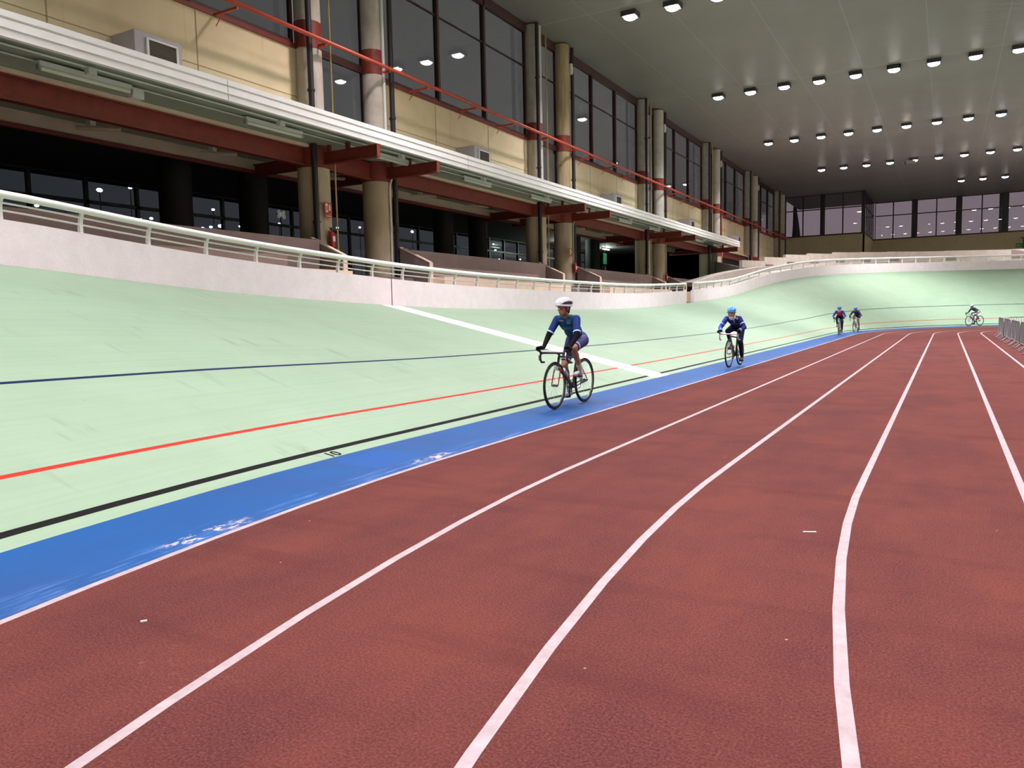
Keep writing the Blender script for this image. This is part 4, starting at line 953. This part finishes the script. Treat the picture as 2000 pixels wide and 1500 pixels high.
    shape_obj(body, 'body', skin, r, vox*.8, 4)
    # face
    for s in (-1, 1):
        mb = MB(); mb.ell(hp(.083,.029*s,.010), (.010,.013,.0075), ry, 10, 6); e = part(mb, 'eye', mat('eye_white', (.6,.58,.55), .3), r)
        mb = MB(); mb.ell(hp(.091,.029*s,.010), (.004,.006,.006), ry, 8, 6); part(mb, 'iris', BLK, e)
        mb = MB(); mb.tube([hp(.088,.014*s,.031), hp(.087,.030*s,.036), hp(.076,.046*s,.031)], .004, 5); part(mb, 'eyebrow', BLK, r)
    mb = MB(); mb.tube([hp(.090,.018,-.056), hp(.096,0,-.057), hp(.090,-.018,-.056)], .0035, 5); part(mb, 'mouth', mat('lips', (.22,.06,.05), .5), r)
    mb = MB(); mb.ell(hp(-.030,0,.010), (.082,.078,.085), ry, 16, 10); mb.ell(hp(-.075,0,-.045), (.028,.050,.040), ry); part(mb, 'hair', BLK, r)
    # helmet: dark inner dome, raised ribs, rim, straps
    h0 = hp(-.012,0,.055); rx, rz_, ryy = .128, .092, .098
    mb = MB(); mb.ell(h0, (rx*.93, ryy*.93, rz_*.93), ry, 22, 12)
    mb.v = [v if v.z > h0.z-.018 else V(v.x, v.y, h0.z-.018) for v in mb.v]
    he = part(mb, 'helmet', cfg.get('helmet_in', BLK), r)
    mb = MB()
    for q in range(-3, 4):
        al = q*.36; pts = []
        for k in range(13):
            t = -.12 + (PI+.24)*k/12; x = math.cos(t)*rx*math.cos(al*.35); z = math.sin(t)*rz_*math.cos(al*.9); y = math.sin(al)*ryy*(.25+.75*abs(math.sin(t))**.6)
            pts.append(h0 + ry @ V(x, y, max(z, -.02)))
        mb.tube(pts, [.010+.006*math.sin(PI*k/12) for k in range(13)], 8)
    part(mb, 'shell_rib', cfg['helmet'], he)
    mb = MB(); mb.tube([h0 + ry @ V(math.cos(2*PI*k/28)*rx, math.sin(2*PI*k/28)*ryy, -.016+.006*math.cos(4*PI*k/28)) for k in range(28)], .0145, 8, closed=True); part(mb, 'helmet_rim', cfg['helmet'], he)
    mb = MB()
    for s in (-1, 1): mb.tube([hp(.035,.076*s,.035), hp(.020,.070*s,-.035), hp(.035,.030*s,-.105), hp(.035,0,-.112)], .004, 5)
    part(mb, 'chin_strap', BLK, he)
    # clothes
    g = .010
    j = MB(); torso(j, g)
    slv = cfg['sleeve']
    for s in (-1, 1):
        uparm(j, s, g, min(1, slv))
        if slv > 1 and s not in cfg.get('sep_sleeve', ()): forearm(j, s, g, 0, slv-1)
    jm = MB(); jm.v = j.v; jm.f = j.f; shape_obj(jm, 'jersey', cfg['jersey'], r, vox, 5)
    if cfg.get('collar'):
        nb = SH.lerp(hp(-.02,0,-.06), .62); up = (hp(-.02,0,-.06)-SH).normalized(); e1 = up.cross(V(0,1,0)).normalized()
        mb = MB()
        for dz, rr in ((-.022, .066), (0, .064), (.020, .062)): mb.tube([nb + up*dz + e1*math.cos(a)*-rr + V(0,1,0)*math.sin(a)*rr for a in [2*PI*k/20 for k in range(20)]], .014, 8, closed=True)
        mb.ell(hp(.045,0,-.098), (.038,.042,.022), ry); part(mb, 'neck_warmer', cfg['collar'], r)
    if cfg.get('vest'):
        v = MB(); v.ell(mid, (.122,.150,.165), rot, 16, 10); v.ell(chest, (.135,.178,.165), rot, 16, 10); shape_obj(v, 'vest', cfg['vest'], r, vox, 5)
    b = MB(); b.ell(HP+V(0,0,.0), (.138,.163,.122), rot, 16, 10)
    for s in (-1, 1):
        thigh(b, s, g+.002, cfg['short'] if cfg['short'] < 1 else 1)
        if cfg['short'] > 1: shin(b, s, g-.002, 0, cfg['short']-1)
    shape_obj(b, 'cycling_shorts' if cfg['short'] < 1 else 'tights', cfg['shorts'], r, vox, 5)
    def band(P, Q, f, rad, name, m, wd=.02):
        c = P.lerp(Q, f); u = (Q-P).normalized(); mb = MB(); mb.tube([c-u*wd/2, c+u*wd/2], rad, 16); part(mb, name, m, r)
    for s in (-1, 1):
        ped, ankle, hip, knee, hand, shl, wrist, elbow = limbs[s]
        if slv < 1: band(shl, elbow, slv, .0585+.0, 'sleeve_band', cfg['trim'])
        elif cfg.get('trim') is not None: band(shl, elbow, .55, .0585, 'sleeve_band', cfg['trim']); band(elbow, wrist, .8, .040, 'cuff_band', cfg['trim'])
        if cfg['short'] < 1: band(hip, knee, cfg['short']+.02, .0785, 'leg_band', cfg['trim'], .022)
        if cfg.get('warmer'): mb = MB(); uparm(mb, s, .006, 1); mb = MB(); mb.cap(shl.lerp(elbow, slv+.02), .047, elbow, .0435); mb.cap(elbow, .0435, wrist, .029); shape_obj(mb, 'arm_warmer', cfg['warmer'], r, vox*.8, 3)
        if s in cfg.get('sep_sleeve', ()):
            mb = MB(); mb.cap(shl.lerp(elbow, .05), .066, elbow, .050); mb.cap(elbow, .050, wrist, .036); shape_obj(mb, 'sleeve', cfg['sleeve_m'], r, vox*.8, 3)
        mb = MB(); hand_mesh(mb, s, .0028); shape_obj(mb, 'glove', cfg['glove'], r, .0042, 1)
        mb = MB(); foot(mb, s, .006); mb.cap(ped+V(-.08,0,.012), .014, ped+V(.09,0,.014), .014); sh_ = shape_obj(mb, 'shoe', cfg['shoe'], r, .006, 2)
        if cfg.get('sock'): mb = MB(); mb.cap(ankle+V(0,0,0), .038, ankle.lerp(knee, .22), .042); shape_obj(mb, 'sock', cfg['sock'], r, .008, 2)
        if cfg.get('shoe_stripe'):
            for q in range(4): c = ped+V(-.03+.03*q,0,.078-.010*q); mb = MB(); mb.tube([c+V(0,-.034,-.028), c+V(0,-.022,0), c+V(0,.022,0), c+V(0,.034,-.028)], .0045, 5); part(mb, 'shoe_strap', cfg['shoe_stripe'], r)
    r.scale = (K, K, K); r.location = loc; r.rotation_euler = (0, 0, rz); return r

J1 = stripe_mat('jersey_blue_teal', (.012, .030, .13), [((None, -.125, 1.02), (None, .125, None), (.010, .060, .15)), ((.0, -.10, 1.245), (None, -.03, 1.262), (.40, .22, .20)), ((.0, .02, 1.20), (None, .09, 1.27), (.05, .14, .30)), ((.0, .03, 1.215), (None, .08, 1.228), (.16, .26, .42)), ((.0, -.07, 1.13), (None, .09, 1.14), (.10, .26, .42)), ((.0, -.07, 1.155), (None, .09, 1.162), (.10, .26, .42))])
J2 = stripe_mat('jersey_navy', (.010, .016, .085), [((.1, .02, 1.06), (None, .05, 1.13), (.30, .32, .42)), ((.1, .09, 1.14), (None, .13, 1.19), (.35, .36, .45)), ((.05, -.08, 1.03), (None, .08, 1.04), (.10, .13, .30))])
J3 = mat('jersey_blue', (.012, .03, .20), .7, noise=.3, nscale=8); J4 = mat('jersey_dark_navy', (.009, .016, .060), .7, noise=.3, nscale=8)
ROYAL = mat('royal_blue_sleeve', (.020, .060, .42), .7); NAVY = mat('navy_cloth', (.007, .010, .036), .85, spec=.15, noise=.3, nscale=12); NAVYS = mat('navy_shorts_cloth', (.016, .024, .15), .7, noise=.4, nscale=10)
LBLU = mat('pale_blue_trim', (.42, .52, .85), .6); BLKC = mat('black_cloth', (.006, .0055, .006), .9, spec=.1); WHS = mat('white_shoe', (.55, .50, .52), .5); REDS = mat('red_shoe', (.62, .035, .03), .5); DKS = mat('dark_shoe', (.06, .035, .05), .5)
HELW = mat('helmet_white', (.62, .60, .66), .35); HELB = mat('helmet_blue', (.03, .22, .55), .3); HELB2 = mat('helmet_deep_blue', (.025, .15, .42), .3); PINKV = mat('pink_vest', (.48, .03, .09), .7); SOCKW = mat('white_sock', (.55, .48, .48), .8); MASKW = mat('white_mask', (.66, .64, .60), .8)
FRB = mat('frame_black', (.02, .016, .02), .3); FRR = mat('frame_red', (.20, .02, .03), .3); FRW = mat('frame_white', (.5, .5, .5), .35); TAPEB = mat('bar_tape_black', (.02, .010, .012), .6); TAPEW = mat('bar_tape_pink_white', (.70, .45, .52), .6)
HELI = mat('helmet_inner_dark', (.04, .04, .07), .5)

def on_track(x, y, s=None): return (x, y, .028)
# local x = forward; riders come down the straight (-Y)
def place(x, y, head): return (x, y, .03), head
A = -PI/2
L, rz = place(-5.30, 11.38, A-.02)
bicycle('dark road bicycle with dark bar tape under the nearest rider, before the finish line', L, rz, FRB, FRR, TAPEB, -PI/2-.25)
rider('young person in blue short-sleeved jersey and white helmet riding the nearest bicycle', L, rz, -PI/2-.25, (.16, 0, 1.285), (.255, 0, 1.435), -.25,
      dict(skin=SKIN, jersey=J1, sleeve=.80, shorts=NAVYS, short=.78, trim=LBLU, warmer=BLKC, glove=BLKC, shoe=WHS, shoe_stripe=BLK, sock=SOCKW, helmet=HELW, helmet_in=HELI), .009)
L, rz = place(-4.90, 20.86, A-.03)
bicycle('dark road bicycle with pale pink bar tape under the second nearest rider', L, rz, FRB, FRB, TAPEW, PI/2-.5+PI-PI+.0)
rider('young person in blue and navy long sleeves and light blue helmet, second nearest rider', L, rz, PI/2-.5, (.235, 0, 1.175), (.365, 0, 1.285), .12,
      dict(skin=SKIN2, jersey=J2, sleeve=1.95, sep_sleeve=(-1,), sleeve_m=ROYAL, shorts=NAVY, short=1.93, trim=LBLU, glove=BLKC, shoe=DKS, helmet=HELB, helmet_in=HELI, collar=MASKW, arm=.265))
L, rz = place(-5.33, 47.75, A+.04)
bicycle('pale grey road bicycle under the rider in the pink vest', L, rz, FRW, FRW, TAPEB, PI/2-.35)
rider('young person in pink vest, blue sleeves and red shoes far down the straight', L, rz, PI/2-.35, (.205, 0, 1.22), (.315, 0, 1.345), 0,
      dict(skin=SKIN2, jersey=J3, sleeve=1.95, shorts=NAVY, short=1.9, trim=None, glove=BLKC, shoe=REDS, helmet=HELB, helmet_in=HELB2, collar=MASKW, vest=PINKV))
L, rz = place(-5.02, 54.0, A-.12)
bicycle('dark and white road bicycle under the navy rider right of the pink vest', L, rz, FRW, FRB, TAPEB, PI/2-.3)
rider('young person in dark navy with bare legs and blue helmet behind the pink vest', L, rz, PI/2-.3, (.22, 0, 1.18), (.34, 0, 1.285), 0,
      dict(skin=SKIN, jersey=J4, sleeve=1.95, shorts=NAVY, short=.6, trim=None, glove=BLKC, shoe=DKS, helmet=HELB2, helmet_in=HELB2))
P, n = path(68.6); q = P + n*.50; T = (path(68.2)[0]-path(69.0)[0]).normalized()
L = (q.x, q.y, .03); rz = math.atan2(T.y, T.x)
bicycle('thin dark road bicycle under the farthest rider on the far curve', L, rz, FRB, FRB, TAPEB, -PI/2+.3)
rider('small farthest person in dark navy with pale helmet on the far curve', L, rz, -PI/2+.3, (.235, 0, 1.17), (.355, 0, 1.275), 0,
      dict(skin=SKIN2, jersey=J4, sleeve=1.95, shorts=mat('pale_tights', (.42,.36,.36), .7), short=1.5, trim=None, glove=BLKC, shoe=DKS, helmet=mat('helmet_pale', (.5,.5,.5), .4), helmet_in=HELI))
